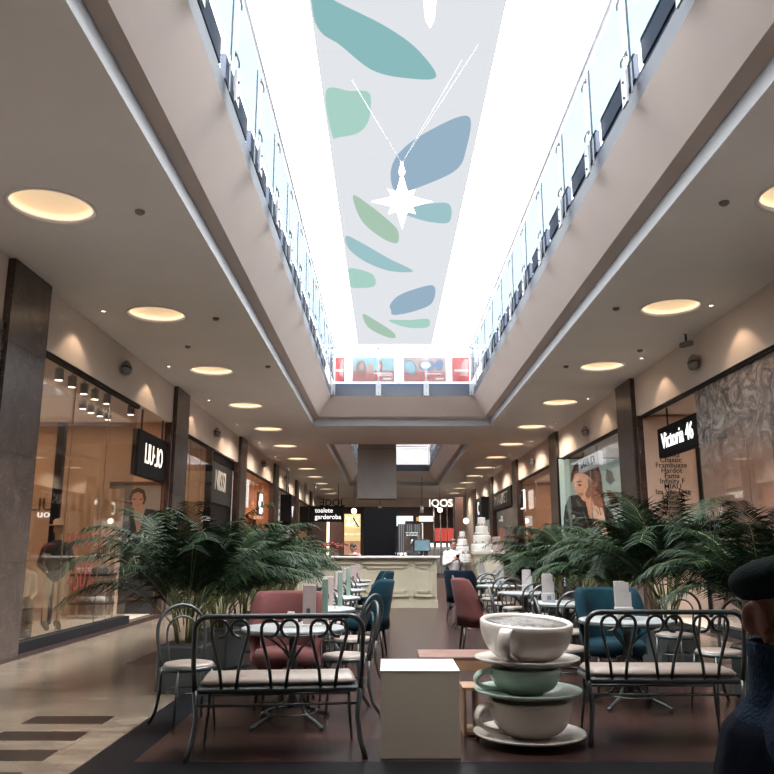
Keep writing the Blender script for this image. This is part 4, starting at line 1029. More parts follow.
# people beyond -------------------------------------------------------------
def standing(loc, rz, label, shirt, phone=True, hair=M['hair_dark'], head_tilt=-.35, scale=1.0):
    b = MB(); Hh = 1.0
    up = V((0, math.sin(-head_tilt)*.6, 1)).normalized()
    P, R = head_blob(b, V((0, .04, 1.50)), V((0, 1, head_tilt)), 1.0)
    b.cap((0, -.01, 1.34), (0, .02, 1.44), .055, .052)
    b.cap((0, 0, 1.22), (0, 0, .98), .14, .12); b.ell((0, 0, 1.27), (.17, .10, .08)); b.ell((0, 0, .92), (.16, .12, .13))
    hands = []
    for e in (-1, 1):
        sh, el, wr = V((e*.18, 0, 1.30)), V((e*.23, .04, 1.03)), V((e*.07, .25, 1.13))
        b.cap(sh, el, .048, .038); b.cap(el, wr, .038, .024); hand_blob(b, wr, V((-e*.5, .8, .5)), V((0, -.2, 1)), .95, .7)
        b.cap((e*.09, 0, .90), (e*.10, .01, .48), .085, .058); b.cap((e*.10, .01, .48), (e*.10, -.02, .08), .055, .036); b.cap((e*.10, -.03, .045), (e*.11, .13, .035), .04, .032)
    o = blob('person', b, M['skin'], None, .011, 3); o.location = loc; o.rotation_euler = (0, 0, rz); o.scale = (scale,)*3
    tag(o, label, 'person')
    s_ = MB(); s_.cap((0, 0, 1.22), (0, 0, .92), .165, .16); s_.ell((0, 0, 1.28), (.19, .12, .085)); s_.cap((0, -.01, 1.33), (0, 0, 1.36), .07, .065)
    for e in (-1, 1): s_.cap((e*.18, 0, 1.30), (e*.23, .04, 1.03), .062, .054); s_.cap((e*.23, .04, 1.03), (e*.11, .20, 1.10), .052, .04)
    blob('shirt', s_, shirt, o, .014, 3)
    s_ = MB()
    for e in (-1, 1): s_.cap((e*.09, 0, .92), (e*.10, .01, .48), .105, .075); s_.cap((e*.10, .01, .48), (e*.10, -.02, .10), .07, .055)
    blob('trousers', s_, M['trousers'], o, .016, 3)
    s_ = MB()
    for e in (-1, 1): s_.cap((e*.10, -.03, .055), (e*.11, .14, .045), .052, .042)
    blob('shoes', s_, M['black'], o, .014, 2)
    h = MB(); h.ell(P(0, -.025, .045), (.088, .100, .098), rot=R); h.ell(P(0, -.07, -.02), (.07, .05, .07), rot=R)
    blob('hair', h, hair, o, .011, 2)
    if phone:
        p = MB().box((0, .33, 1.20), (.075, .012, .15), rot=Matrix.Rotation(-.6, 3, 'X')).build('phone', M['black']); 
        p.location = loc; p.rotation_euler = (0, 0, rz); tag(p, 'black phone held by the standing person in a white shirt', 'phone')
    return o
standing((at(453, 560, 19.3).x, 19.3, 0), PI+.25, 'person in a white shirt standing right of the counter looking down at a phone', M['shirt'])
standing((at(354.5, 550, 21.3).x, 21.1, 0), PI-.7, 'dark-haired person in pink bent behind the left part of the counter', M['pinkshirt'], phone=False, head_tilt=-.7, scale=.95)

# sweets kiosk right of the counter ---------------------------------------
a = at(474, 560, 24.5); b = at(503, 545, 24.5)
t = thing('display_counter', 'cream display counter with tiered white stands to the right of the aisle', 'counter', ((a.x+b.x)/2, 24.5, 0))
w = b.x-a.x
MB().bx(-w/2, w/2, 0, .8, 0, 1.25).build('body', M['counter'], t); MB().bx(-w/2-.06, w/2+.06, -.05, .85, 1.25, 1.31).build('countertop', M['ctop'], t)
MB().bx(-w/2+.1, w/2-.1, -.02, 0, .15, 1.1).build('front_panel', flat((.6, .56, .46)), t)
def tiers(loc, n, r0, hh, label, m__):
    t = thing('tiered_cake_stand', label, 'cake stand', loc, 0, 'tiered white stands on the display counter')
    for k in range(n):
        r_ = r0*(1-k/(n+.6)); MB().lathe([(r_*.96, 0), (r_, .03), (r_, hh-.05), (r_*.93, hh-.01), (.001, hh)], n=24).build('tier', m__, t).location = (0, 0, k*(hh+.004))
        g = MB()
        for j in range(8): q = j*PI/4; g.ell((r_*math.cos(q), r_*math.sin(q), .04), (.035, .035, .035), 8, 6)
        g.build('rosettes', M['paperpink'] if k % 2 else M['white'], t).location = (0, 0, k*(hh+.004))
    return t
cx = (a.x+b.x)/2
tiers((cx-.15, 24.9, 1.311), 4, .36, .27, 'tallest tiered white cake stand on the display counter', M['white'])
tiers((cx+.30, 24.8, 1.311), 2, .24, .24, 'two-tier pink cake stand at the right end of the display counter', M['paperpink'])
tiers((at(463, 545, 24).x, 24.2, 1.05), 4, .26, .22, 'slim tiered white cake stand nearer the aisle', M['white'])
o = MB().lathe([(.3, 0), (.3, .03), (.06, .06), (.05, .9), (.28, 1.0), (.30, 1.045), (.001, 1.048)], n=24).build('pedestal', M['white']); o.location = (at(463, 545, 24).x, 24.2, 0); tag(o, 'white round pedestal carrying the slim cake stand', 'pedestal')

# furniture ------------------------------------------------------------------
def arc(cx, cz, r, a0, a1, n=10): return [(cx+r*math.cos(math.radians(a0+(a1-a0)*k/n)), cz+r*math.sin(math.radians(a0+(a1-a0)*k/n))) for k in range(n+1)]
def bentwood_chair():
    t = thing('bentwood_chair', '', 'chair')
    MB().lathe([(.185, .435), (.205, .43), (.212, .445), (.205, .462), (.19, .464)], n=32).build('seat_frame', M['iron'], t)
    MB().lathe([(.001, .448), (.19, .448), (.198, .462), (.19, .48), (.15, .487), (.001, .49)], n=32).build('seat', M['cream_pad'], t)
    def hoop(w, top, r, z0=.44, lean=.10, yb=-.17):
        pts = []
        hw = w/2; zc = top-hw
        prof = [(-hw*.86, z0), (-hw*.93, z0+.1), (-hw, z0+.22)]+[(hw*math.cos(PI-PI*k/14), zc+hw*math.sin(PI*k/14)) for k in range(15)]+[(hw, z0+.22), (hw*.93, z0+.1), (hw*.86, z0)]
        for x, z in prof: pts.append((x, yb-lean*(z-z0)/(.5), z))
        return MB().tube(pts, r, 8)
    hoop(.40, .91, .0145).build('back_hoop', M['iron'], t)
    hoop(.25, .82, .009, .44, .085, -.165).build('inner_hoop', M['iron'], t)
    for e in (-1, 1):
        MB().tube([(e*.172, -.17, .44), (e*.175, -.165, .25), (e*.19, -.20, .10), (e*.215, -.27, 0)], .0145, 8).build('leg', M['iron'], t)
        MB().tube([(e*.13, .15, .44), (e*.145, .17, .25), (e*.165, .20, .0)], [.013, .012, .009], 8).build('leg', M['iron'], t)
    MB().tube([(.165*math.cos(a), .165*math.sin(a), .27) for a in [2*PI*k/28 for k in range(28)]], .008, 6, closed=True).build('stretcher', M['iron'], t)
    KIDS[t.name] = kids(t); return t
def bench():
    t = thing('bentwood_bench', '', 'bench')
    W = 1.12
    MB().box((0, .02, .425), (W-.02, .44, .045), bev=.015).build('seat_frame', M['iron'], t)
    m_ = MB().box((0, .02, .47), (W-.06, .42, .06), bev=.028); o = m_.build('seat', M['cream_pad'], t, True)
    yl = lambda z: -.20-.10*(z-.43)/.5
    c = .10; top = .915; hw = W/2
    prof = [(-hw, .42), (-hw-.01, .6)]+[(x, z) for x, z in arc(-hw+c-.01, top-c, c, 180, 90, 8)]+[(x, z) for x, z in arc(hw-c+.01, top-c, c, 90, 0, 8)]+[(hw+.01, .6), (hw, .42)]
    MB().tube([(x, yl(z), z) for x, z in prof], .018, 8).build('back_frame', M['iron'], t)
    for cx_ in (-.335, 0, .335):
        for e in (-1, 1):
            p = [(e*.048, .43), (e*.062, .55), (e*.10, .70), (e*.124, .79)]
            p += [(e*(.066+.058*math.cos(math.radians(q))), .833+.058*math.sin(math.radians(q))) for q in (10, 40, 70, 100, 130, 160, 190, 220, 250, 280)]
            MB().tube([(cx_+x, yl(z)+.012, z) for x, z in p], .012, 8).build('back_scroll', M['iron'], t)
    for e in (-1, 1):
        MB().tube([(e*(hw-.0), -.20, .43), (e*(hw-.02), -.195, .25), (e*(hw), -.23, .1), (e*(hw+.03), -.30, 0)], .018, 8).build('leg', M['iron'], t)
        MB().tube([(e*(hw-.06), .2, .43), (e*(hw-.05), .22, .2), (e*(hw-.03), .25, 0)], [.0145, .013, .010], 8).build('leg', M['iron'], t)
    MB().tube([(-hw+.02, -.195, .33), (hw-.02, -.195, .33)], .009, 8).build('stretcher', M['iron'], t)
    MB().tube([(-hw+.06, .205, .33), (hw-.06, .205, .33)], .009, 8).build('stretcher', M['iron'], t)
    KIDS[t.name] = kids(t); return t
def round_table():
    t = thing('cafe_table', '', 'table')
    MB().lathe([(.001, .715), (.41, .715), (.42, .722), (.42, .738), (.41, .742), (.001, .742)], n=44).build('tabletop', M['tabletop'], t)
    MB().lathe([(.405, .70), (.425, .705), (.425, .716), (.40, .716)], n=44, caps=False).build('table_rim', M['iron'], t)
    MB().lathe([(.12, .70), (.10, .69), (.035, .66), (.03, .5), (.045, .45), (.03, .40), (.03, .22), (.05, .18), (.03, .12), (.001, .11)], n=20).build('pedestal', M['iron'], t)
    for k in range(4):
        a = PI/4+k*PI/2; R = Matrix.Rotation(a, 3, 'Z')
        MB().tube([R @ V(p) for p in ((.03, 0, .42), (.10, 0, .40), (.13, 0, .30), (.12, 0, .17), (.20, 0, .08), (.32, 0, .045), (.37, 0, .02), (.39, 0, .018))], [.014, .016, .016, .015, .016, .016, .018, .018], 8).build('leg', M['iron'], t)
        MB().tube([R @ V(p) for p in ((.03, 0, .50), (.10, 0, .58), (.22, 0, .66), (.30, 0, .70))], .010, 6).build('top_brace', M['iron'], t)
    MB().tube([(.20*math.cos(a), .20*math.sin(a), .09) for a in [2*PI*k/28 for k in range(28)]], .010, 6, closed=True).build('ring_stretcher', M['iron'], t)
    KIDS[t.name] = kids(t); return t
def armchair(vel):
    t = thing('velvet_armchair', '', 'armchair')
    # wrap-around shell
    n = 26; m_ = MB(); rows = []
    for k in range(n+1):
        a = math.radians(-188+196*k/n)      # around the back (local -Y)
        s = abs(k/n-.5)*2
        top = .975-.33*max(0, (s-.66)/.34)**1.6
        for (rr, z) in ((.0, .34), (.0, .5), (.015, .7), (.03, top-.03), (.012, top), (-.05, top), (-.075, top-.03), (-.085, .7), (-.085, .5), (-.085, .42)):
            rx = .325+rr; ry = .285+rr
            x = rx*math.cos(a); y = ry*math.sin(a)
            if a > 0 or a < -PI: y = ry*math.sin(a)*1.2
            y -= max(0, (z-.45))*.10
            rows.append((x, y, z))
    q = 10
    F = [(k*q+j, k*q+j+1, (k+1)*q+j+1, (k+1)*q+j) for k in range(n) for j in range(q-1)]
    F += [tuple(range(q)), tuple(reversed(range(n*q, n*q+q)))]+[(k*q+q-1, k*q, (k+1)*q, (k+1)*q+q-1) for k in range(n)]
    m_.add(rows, F); m_.build('backrest', vel, t, True)
    b = MB().lathe([(.001, .33), (.26, .33), (.29, .36), (.295, .43), (.27, .475), (.2, .49), (.001, .49)], n=32, sx=1, sy=1.05); b.v = [(x, y+.03, z) for x, y, z in b.v]; b.build('seat', vel, t, True)
    for ex in (-1, 1):
        for ey in (-1, 1):
            MB().tube([(ex*.20, ey*.19, .36), (ex*.235, ey*.235, 0)], [.022, .013], 10).build('leg', M['blackleg'], t)
    KIDS[t.name] = kids(t); return t

chair0 = bentwood_chair(); bench0 = bench(); table0 = round_table(); arm_p = armchair(M['pink']); arm_t = armchair(M['teal']); arm_n = armchair(M['navyvel'])
used = set()
def put(root, x, y, facing, label, group):
    """facing: direction angle the sitter looks at, degrees (90 = away from the camera)"""
    rz = math.radians(facing-90)
    if root.name not in used:
        used.add(root.name); settle(root, (x, y, 0), rz); root['label'] = label; root['group'] = group; return root
    return dup(root, (x, y, 0), rz, label, group)
GB = 'bentwood benches with scrolled backs'; GC = 'bentwood cafe chairs with cream seats'; GT = 'round cafe tables'; GA = 'velvet armchairs'
put(bench0, -.76, 5.78, 90+6, 'grey bentwood bench with a cream seat in the left foreground', GB)
put(bench0, 2.03, 6.15, 90-1, 'grey bentwood bench with a cream seat right of the giant cups', GB)
TL = [(-.77, 6.62), (-.77, 8.75), (-.78, 10.85), (-.78, 12.95), (-.76, 15.0), (-.76, 17.0)]
TR = [(2.18, 7.35), (2.18, 9.75), (2.10, 12.1), (2.05, 14.5), (2.0, 16.8)]
W6 = ['nearest', 'second', 'third', 'fourth', 'fifth', 'sixth']
for k, (x, y) in enumerate(TL): put(table0, x, y, 90, 'round grey cafe table in the left row, %s from the camera' % W6[k], GT)
for k, (x, y) in enumerate(TR): put(table0, x, y, 90, 'round grey cafe table in the right row, %s from the camera' % W6[k], GT)
# left side seats
put(chair0, -1.58, 6.50, -58, 'bentwood chair turned to the camera at the far left of the first table', GC)
put(chair0, -.36, 7.02, 195, 'bentwood chair on the aisle side of the first left table, seen edge-on', GC)
put(arm_p, -.92, 7.42, -90, 'dusty pink velvet armchair behind the nearest left table', GA)
put(chair0, -.35, 8.35, 150, 'bentwood chair on the aisle side of the second left table', GC)
for k in range(1, 5):
    y = (TL[k][1]+TL[k+1][1])/2
    put(chair0, -.80, y-.30, -90, 'bentwood chair behind the %s left table, back towards the next chair' % W6[k], GC)
    put(chair0, -.74, y+.32, 90, 'bentwood chair with its back to the camera at the %s left table' % W6[k+1], GC)
put(arm_t, -.26, 10.75, 175, 'dark teal velvet armchair on the aisle beside the third left table', GA)
put(arm_t, -.22, 15.3, 190, 'teal velvet armchair on the aisle in front of the counter', GA)
put(chair0, -.30, 13.0, 180, 'bentwood chair on the aisle side of the fourth left table', GC)
# right side seats
put(chair0, 1.66, 7.55, -5, 'bentwood chair on the aisle side of the nearest right table, behind the giant cups', GC)
put(arm_t, 2.28, 8.16, -90, 'teal velvet armchair behind the nearest right table', GA)
put(chair0, 2.08, 9.10, 90, 'bentwood chair with its back to the camera at the second right table', GC)
put(chair0, 2.98, 7.30, 200, 'bentwood chair at the right of the nearest right table, near the man', GC)
put(chair0, 3.12, 8.75, 225, 'bentwood chair under the palm on the outer side, right of the teal armchair', GC)
put(chair0, 1.52, 9.80, -8, 'bentwood chair on the aisle side of the second right table', GC)
put(chair0, 2.10, 11.45, 90, 'bentwood chair with its back to the camera at the third right table', GC)
put(chair0, 2.65, 12.2, 180, 'bentwood chair on the outer side of the third right table', GC)
put(chair0, 2.12, 10.42, -90, 'bentwood chair behind the second right table', GC)
put(arm_p, 1.26, 11.2, 0, 'dusty pink velvet armchair on the right side of the aisle', GA)
put(arm_n, 1.52, 16.2, 60, 'dark navy velvet armchair at the end of the right row before the standing person', GA)
for k, (x, y, f, l) in enumerate(((2.05, 12.8, -90, 'behind the third right table'), (2.0, 13.85, 90, 'with its back to the camera at the fourth right table'), (1.45, 14.4, 0, 'on the aisle side of the fourth right table'),
                                  (2.0, 15.2, -90, 'behind the fourth right table'), (1.98, 16.15, 90, 'with its back to the camera at the fifth right table'), (2.6, 14.6, 180, 'on the outer side of the fourth right table'))):
    put(chair0, x, y, f, 'bentwood chair '+l, GC)

# table-top things -----------------------------------------------------------
def menu_holder():
    t = thing('menu_holder', '', 'menu holder')
    MB().box((0, 0, .055), (.15, .09, .11), bev=.006).build('holder_base', M['paper'], t)
    MB().box((0, .025, .19), (.135, .006, .27)).build('menu_card', M['paper'], t)
    MB().box((.0, -.005, .15), (.15, .006, .18)).build('front_card', M['paper'], t)
    MB().box((.0, -.047, .055), (.05, .004, .05), rot=None).build('blue_emblem', flat((.10, .15, .24)), t)
    KIDS[t.name] = kids(t); return t
def menu_tall():
    t = thing('menu_stand', '', 'menu stand')
    MB().box((0, 0, .01), (.12, .09, .02)).build('base', M['white'], t)
    MB().box((0, 0, .17), (.105, .012, .32), bev=.004).build('menu_card', M['paperpink'], t)
    MB().box((-.01, -.012, .12), (.03, .004, .05)).build('printed_mark', M['dgrey'], t)
    KIDS[t.name] = kids(t); return t
def mint_card():
    o = thing('mint_menu', '', 'menu')
    MB().box((0, 0, .19), (.05, .10, .38), bev=.004).build('card', M['mintpaper'], o); MB().box((0, 0, .006), (.08, .11, .012)).build('base', M['white'], o); KIDS[o.name] = kids(o); return o
mh = menu_holder(); mtall = menu_tall(); mc = mint_card()
def putz(root, x, y, z, rz, label, group):
    if root.name not in used:
        used.add(root.name); settle(root, (x, y, z), rz); root['label'] = label; root['group'] = group; return root
    return dup(root, (x, y, z), rz, label, group)
TZ = .742
for k, (x, y) in enumerate(TL):
    putz(mtall, x+.13, y+.02, TZ, .1, 'pale pink menu card standing on the %s left table' % W6[k], 'menu cards on the left tables')
    if k < 3: putz(mc, x+.25, y+.10, TZ, .1, 'mint green menu strip standing on the %s left table' % W6[k], 'mint menus on the left tables')
    putz(mtall, x+.10, y+.25, TZ, -.1, 'second taller-looking card behind the pink one on the %s left table' % W6[k], 'menu cards on the left tables')
for k, (x, y) in enumerate(TR):
    dx = (-.02, -.22, .02, .0, .0)[k]
    putz(mh, x+dx, y-.02, TZ, .05, 'white menu holder with a blue mark on the %s right table' % W6[k], 'menu holders on the right tables')
    putz(mtall, x+dx+.03, y+.18, TZ, -.1, 'pale card standing behind the menu holder on the %s right table' % W6[k], 'menu cards on the right tables')
t = thing('napkin_holder', 'white box of napkins on the nearest left table', 'napkin holder', (TL[0][0]-.02, TL[0][1]-.02, TZ))
MB().box((0, 0, .045), (.11, .09, .09), bev=.008).build('holder_box', M['white'], t)
m_ = MB().add([(-.04, 0, .088), (.04, 0, .088), (.03, .01, .12), (-.02, -.01, .125)], [(0, 1, 2, 3)]); m_.build('napkin', M['white'], t)

# white display cube, wooden stands, giant cups -------------------------------
t = thing('display_cube', 'plain cream box plinth standing in the foreground left of the giant cups', 'plinth', (.225, 5.83, 0), 0)
MB().box((0, 0, .275), (.535, .58, .55), bev=.004).build('box_body', M['cube'], t)
MB().box((0, 0, .5525), (.54, .585, .005)).build('top_sheet', M['white'], t)
t = thing('wooden_display_table', 'low brown wooden display table behind the cream box', 'table', (.66, 7.15, 0), 0)
MB().box((0, 0, .455), (.78, .5, .035), bev=.006).build('tabletop', mat('dark_red_wood', (.16, .075, .055), .5, var=.3, scale=8), t)
MB().box((0, -.24, .40), (.76, .02, .08)).build('apron', M['wood'], t)
for ex in (-.35, .35):
    for ey in (-.21, .21): MB().box((ex, ey, .22), (.05, .05, .44)).build('leg', M['wood'], t)
t = thing('wooden_crate', 'narrow upright wooden crate squeezed between the cream box and the cups', 'crate', (.63, 6.30, 0))
for ex in (-.045, .045): MB().box((ex, 0, .165), (.02, .26, .33)).build('side_board', M['wood'], t)
MB().box((0, 0, .335), (.12, .28, .02)).build('top_board', M['wood'], t); MB().box((0, 0, .02), (.08, .26, .02)).build('bottom_board', M['wood'], t)

def giant_cup(name, label, loc, R, hgt, foot, m_, handle_ang, hr, grp='stacked giant cups', coffee=False):
    t = thing(name, label, 'giant cup', loc, 0, grp)
    n = 14
    outer = [(foot, 0), (foot, .02)]+[(foot+(R-foot)*math.sin(PI/2*(k/n))**.85, .02+(hgt-.02)*(1-math.cos(PI/2*k/n))**.9) for k in range(1, n+1)]
    inner = [(R-.012, hgt+.012), (R-.03, hgt+.008), (R-.04, hgt-.02), (R*.9, hgt*.78), (.001, hgt*.74)]
    MB().lathe([(.001, 0)]+outer+inner, n=56).build('cup_body', m_, t, True)
    a = math.radians(handle_ang); d = V((math.cos(a), math.sin(a), 0)); side = V((-d.y, d.x, 0))
    top, bot = hgt*.90, hgt*.18
    pts = [(R*.90, top), (R*1.02, top+.01), (R*1.02+hr*.65, top-.01), (R*.98+hr, hgt*.58), (R*.85+hr*.85, hgt*.32), (R*.62+hr*.25, bot), (R*.50, bot-.01)]
    # flat ribbon handle
    m2 = MB(); P = []
    for i in range(len(pts)-1):
        p0 = pts[max(i-1, 0)]; p1 = pts[i]; p2 = pts[i+1]; p3 = pts[min(i+2, len(pts)-1)]
        for s in range(4):
            q = s/4; P.append(tuple(.5*((2*p1[j])+(-p0[j]+p2[j])*q+(2*p0[j]-5*p1[j]+4*p2[j]-p3[j])*q*q+(-p0[j]+3*p1[j]-3*p2[j]+p3[j])*q**3) for j in (0, 1)))
    P.append(pts[-1])
    vs = []; hw = .048; th = .014
    for i, (rr, z) in enumerate(P):
        a1 = P[min(i+1, len(P)-1)]; a0 = P[max(i-1, 0)]; tx, tz = a1[0]-a0[0], a1[1]-a0[1]; l = math.hypot(tx, tz); nx, nz = -tz/l, tx/l
        for (sw, tw) in ((-1, 0), (-.8, 1), (.8, 1), (1, 0), (.8, -1), (-.8, -1)): vs.append(d*(rr+nx*th*tw)+V((0, 0, z+nz*th*tw))+side*hw*sw)
    F = [(i*6+j, i*6+(j+1) % 6, (i+1)*6+(j+1) % 6, (i+1)*6+j) for i in range(len(P)-1) for j in range(6)]
    m2.add(vs, F).build('handle', m_, t, True)
    if coffee:
        cm, nt, p = new_mat('cappuccino_print'); N = nt.nodes; L = nt.links
        tc = N.new('ShaderNodeTexCoord'); vo = N.new('ShaderNodeTexVoronoi'); vo.inputs['Scale'].default_value = 34
        ns = N.new('ShaderNodeTexNoise'); ns.inputs['Scale'].default_value = 3.5; ns.inputs['Detail'].default_value = 3
        L.new(tc.outputs['Object'], vo.inputs['Vector']); L.new(tc.outputs['Object'], ns.inputs['Vector'])
        ad = N.new('ShaderNodeMath'); ad.operation = 'MULTIPLY_ADD'; ad.inputs[1].default_value = .55; L.new(vo.outputs['Distance'], ad.inputs[0]); L.new(ns.outputs['Fac'], ad.inputs[2])
        rp = N.new('ShaderNodeValToRGB'); rp.color_ramp.elements[0].position = .62; rp.color_ramp.elements[0].color = (.012, .011, .011, 1); rp.color_ramp.elements[1].position = .80; rp.color_ramp.elements[1].color = (.24, .225, .215, 1)
        L.new(ad.outputs[0], rp.inputs['Fac']); L.new(rp.outputs[0], p.inputs['Base Color']); p.inputs['Roughness'].default_value = .4
        MB().lathe([(R-.032, hgt-.010), (R-.2, hgt-.006), (.001, hgt-.005)], n=48).build('coffee_print', cm, t)
    return t
def saucer(label, loc, R, m_, grp='giant saucers of the cup stack'):
    o = MB().lathe([(.001, 0), (.16, 0), (.18, .012), (R*.9, .045), (R, .062), (R, .072), (R*.97, .072), (R*.6, .045), (.2, .03), (.001, .03)], n=56).build('giant_saucer', m_); o.location = loc
    return tag(o, label, 'giant saucer', grp)
CX, CYp = 1.035, 6.02
saucer('white giant saucer lying on the floor under the cup stack', (CX, CYp, 0), .405, M['china'])
giant_cup('giant_cup', 'white giant cup at the bottom of the cup stack', (CX+.01, CYp, .032), .305, .245, .14, M['china'], 195, .11)
saucer('mint green giant saucer in the middle of the cup stack', (CX, CYp, .293), .39, M['mint'])
giant_cup('giant_cup', 'mint green giant cup in the middle of the cup stack', (CX-.02, CYp, .325), .26, .175, .13, M['mint'], 185, .11)
saucer('white giant saucer just under the topmost cup', (CX, CYp, .515), .385, M['china'])
giant_cup('giant_cup', 'white giant cup on top of the stack with a cappuccino print', (CX-.01, CYp, .552), .342, .285, .15, M['china'], 238, .07, coffee=True).rotation_euler = (math.radians(4.5), math.radians(2), 0)

# palms --------------------------------------------------------------------------
def frond(mb, base, az, L, lift, droop, rs):
    pts = []; p = V(base); d = V((math.cos(az)*math.cos(lift), math.sin(az)*math.cos(lift), math.sin(lift))); n = 16; tw = rs.uniform(-.15, .15)
    for k in range(n+1):
        pts.append(p.copy()); p = p+d*(L/n)
        d = (d+V((math.cos(az+tw)*.02, math.sin(az+tw)*.02, -droop*(.25+k/n)))).normalized()
    mb.tube(pts, [.008*(1-k/n*.75) for k in range(n+1)], 5, mi=1)
    for k in range(int(2.8*n)):
        f = .20+.80*k/int(2.8*n); i = min(int(f*n), n-1); q = f*n-i; c = pts[i]*(1-q)+pts[i+1]*q; t = (pts[i+1]-pts[i]).normalized()
        s = t.cross(V((0, 0, 1)))
        if s.length < .1: s = V((math.sin(az), -math.cos(az), 0))
        s.normalize(); ln = L*.34*math.sin(min(1, .25+f*.95)*PI*.93)**.7*rs.uniform(.85, 1.1)+.04
        for e in (-1, 1):
            dr = (s*e*.80+t*.62+V((0, 0, .18))).normalized(); w = t.cross(dr).cross(dr).normalized()*.0105
            w = t*.0085
            m1 = c+dr*ln*.5+V((0, 0, -.02)); m2 = c+dr*ln+V((0, 0, -.05-ln*.45*rs.random()))
            o = len(mb.v)
            mb.v += [tuple(c-w*.6), tuple(c+w*.6), tuple(m1+w), tuple(m1-w), tuple(m2)]
            mb.f += [(o, o+1, o+2, o+3), (o+3, o+2, o+4)]; mi = 2 if rs.random() < .18 else 0; mb.m += [mi, mi]; mb.sm += [False, False]
def palm(seed, nf=20, L=1.25):
    rs = random.Random(seed)
    t = thing('potted_palm', '', 'palm')
    MB().box((0, 0, .22), (.46, .46, .44), bev=.02).build('planter', M['pot'], t)
    MB().box((0, 0, .437), (.40, .40, .02)).build('soil', M['soil'], t)
    sm = MB()
    for k in range(9):
        a = rs.uniform(0, 2*PI); r_ = rs.uniform(.02, .12)
        sm.tube([(r_*math.cos(a), r_*math.sin(a), .43), (r_*1.3*math.cos(a), r_*1.3*math.sin(a), .60), (r_*1.8*math.cos(a), r_*1.8*math.sin(a), .80+rs.uniform(-.1, .1))], [.014, .012, .008], 6)
    sm.build('stems', M['stem'], t)
    fo = MB()
    for k in range(nf):
        az = 2*PI*k/nf+rs.uniform(-.3, .3); u_ = rs.random()
        frond(fo, (.09*math.cos(az), .09*math.sin(az), .55+.22*rs.random()), az, L*rs.uniform(.75, 1.08), math.radians(48+38*u_), .13+.06*rs.random(), rs)
    fo.build('foliage', [M['leaf'], M['stem'], M['leaf2']], t)
    KIDS[t.name] = kids(t); return t
pA, pB, pC = palm(3, 30, 1.45), palm(5, 28, 1.40), palm(8, 32, 1.35)
GP = 'areca palms flanking the cafe tables'
pl = [(pA, -2.02, 8.15, 0, 1.0, 'areca palm nearest the camera on the left, behind the bench'), (pC, -2.0, 9.7, 1.2, 1.0, 'second areca palm along the left side'), (pB, -2.0, 11.2, 2.1, 1.05, 'third areca palm along the left side'),
      (pA, -2.0, 12.8, 3.0, .95, 'fourth areca palm along the left side'), (pC, -2.0, 14.5, .7, 1.0, 'fifth areca palm along the left side'), (pB, -2.0, 16.2, 4.0, .95, 'sixth areca palm along the left side, beside the counter'),
      (pB, 3.62, 7.7, .5, 1.08, 'areca palm behind the man in the cap'), (pA, 3.35, 9.6, 1.7, 1.12, 'tall areca palm in front of the list of names on the right'), (pC, 3.30, 11.3, 2.6, 1.05, 'areca palm below the big poster on the right'),
      (pB, 3.2, 13.1, 3.4, 1.08, 'fourth areca palm along the right side'), (pA, 3.1, 14.9, 4.4, 1.0, 'fifth areca palm along the right side'), (pC, 3.05, 16.7, 5.1, .95, 'farthest areca palm along the right side')]
for (r_, x, y, a, s_, l) in pl:
    if r_.name not in used: used.add(r_.name); settle(r_, (x, y, 0), a); r_['label'] = l; r_['group'] = GP; r_.scale = (s_,)*3
    else: dup(r_, (x, y, 0), a, l, GP, s_)

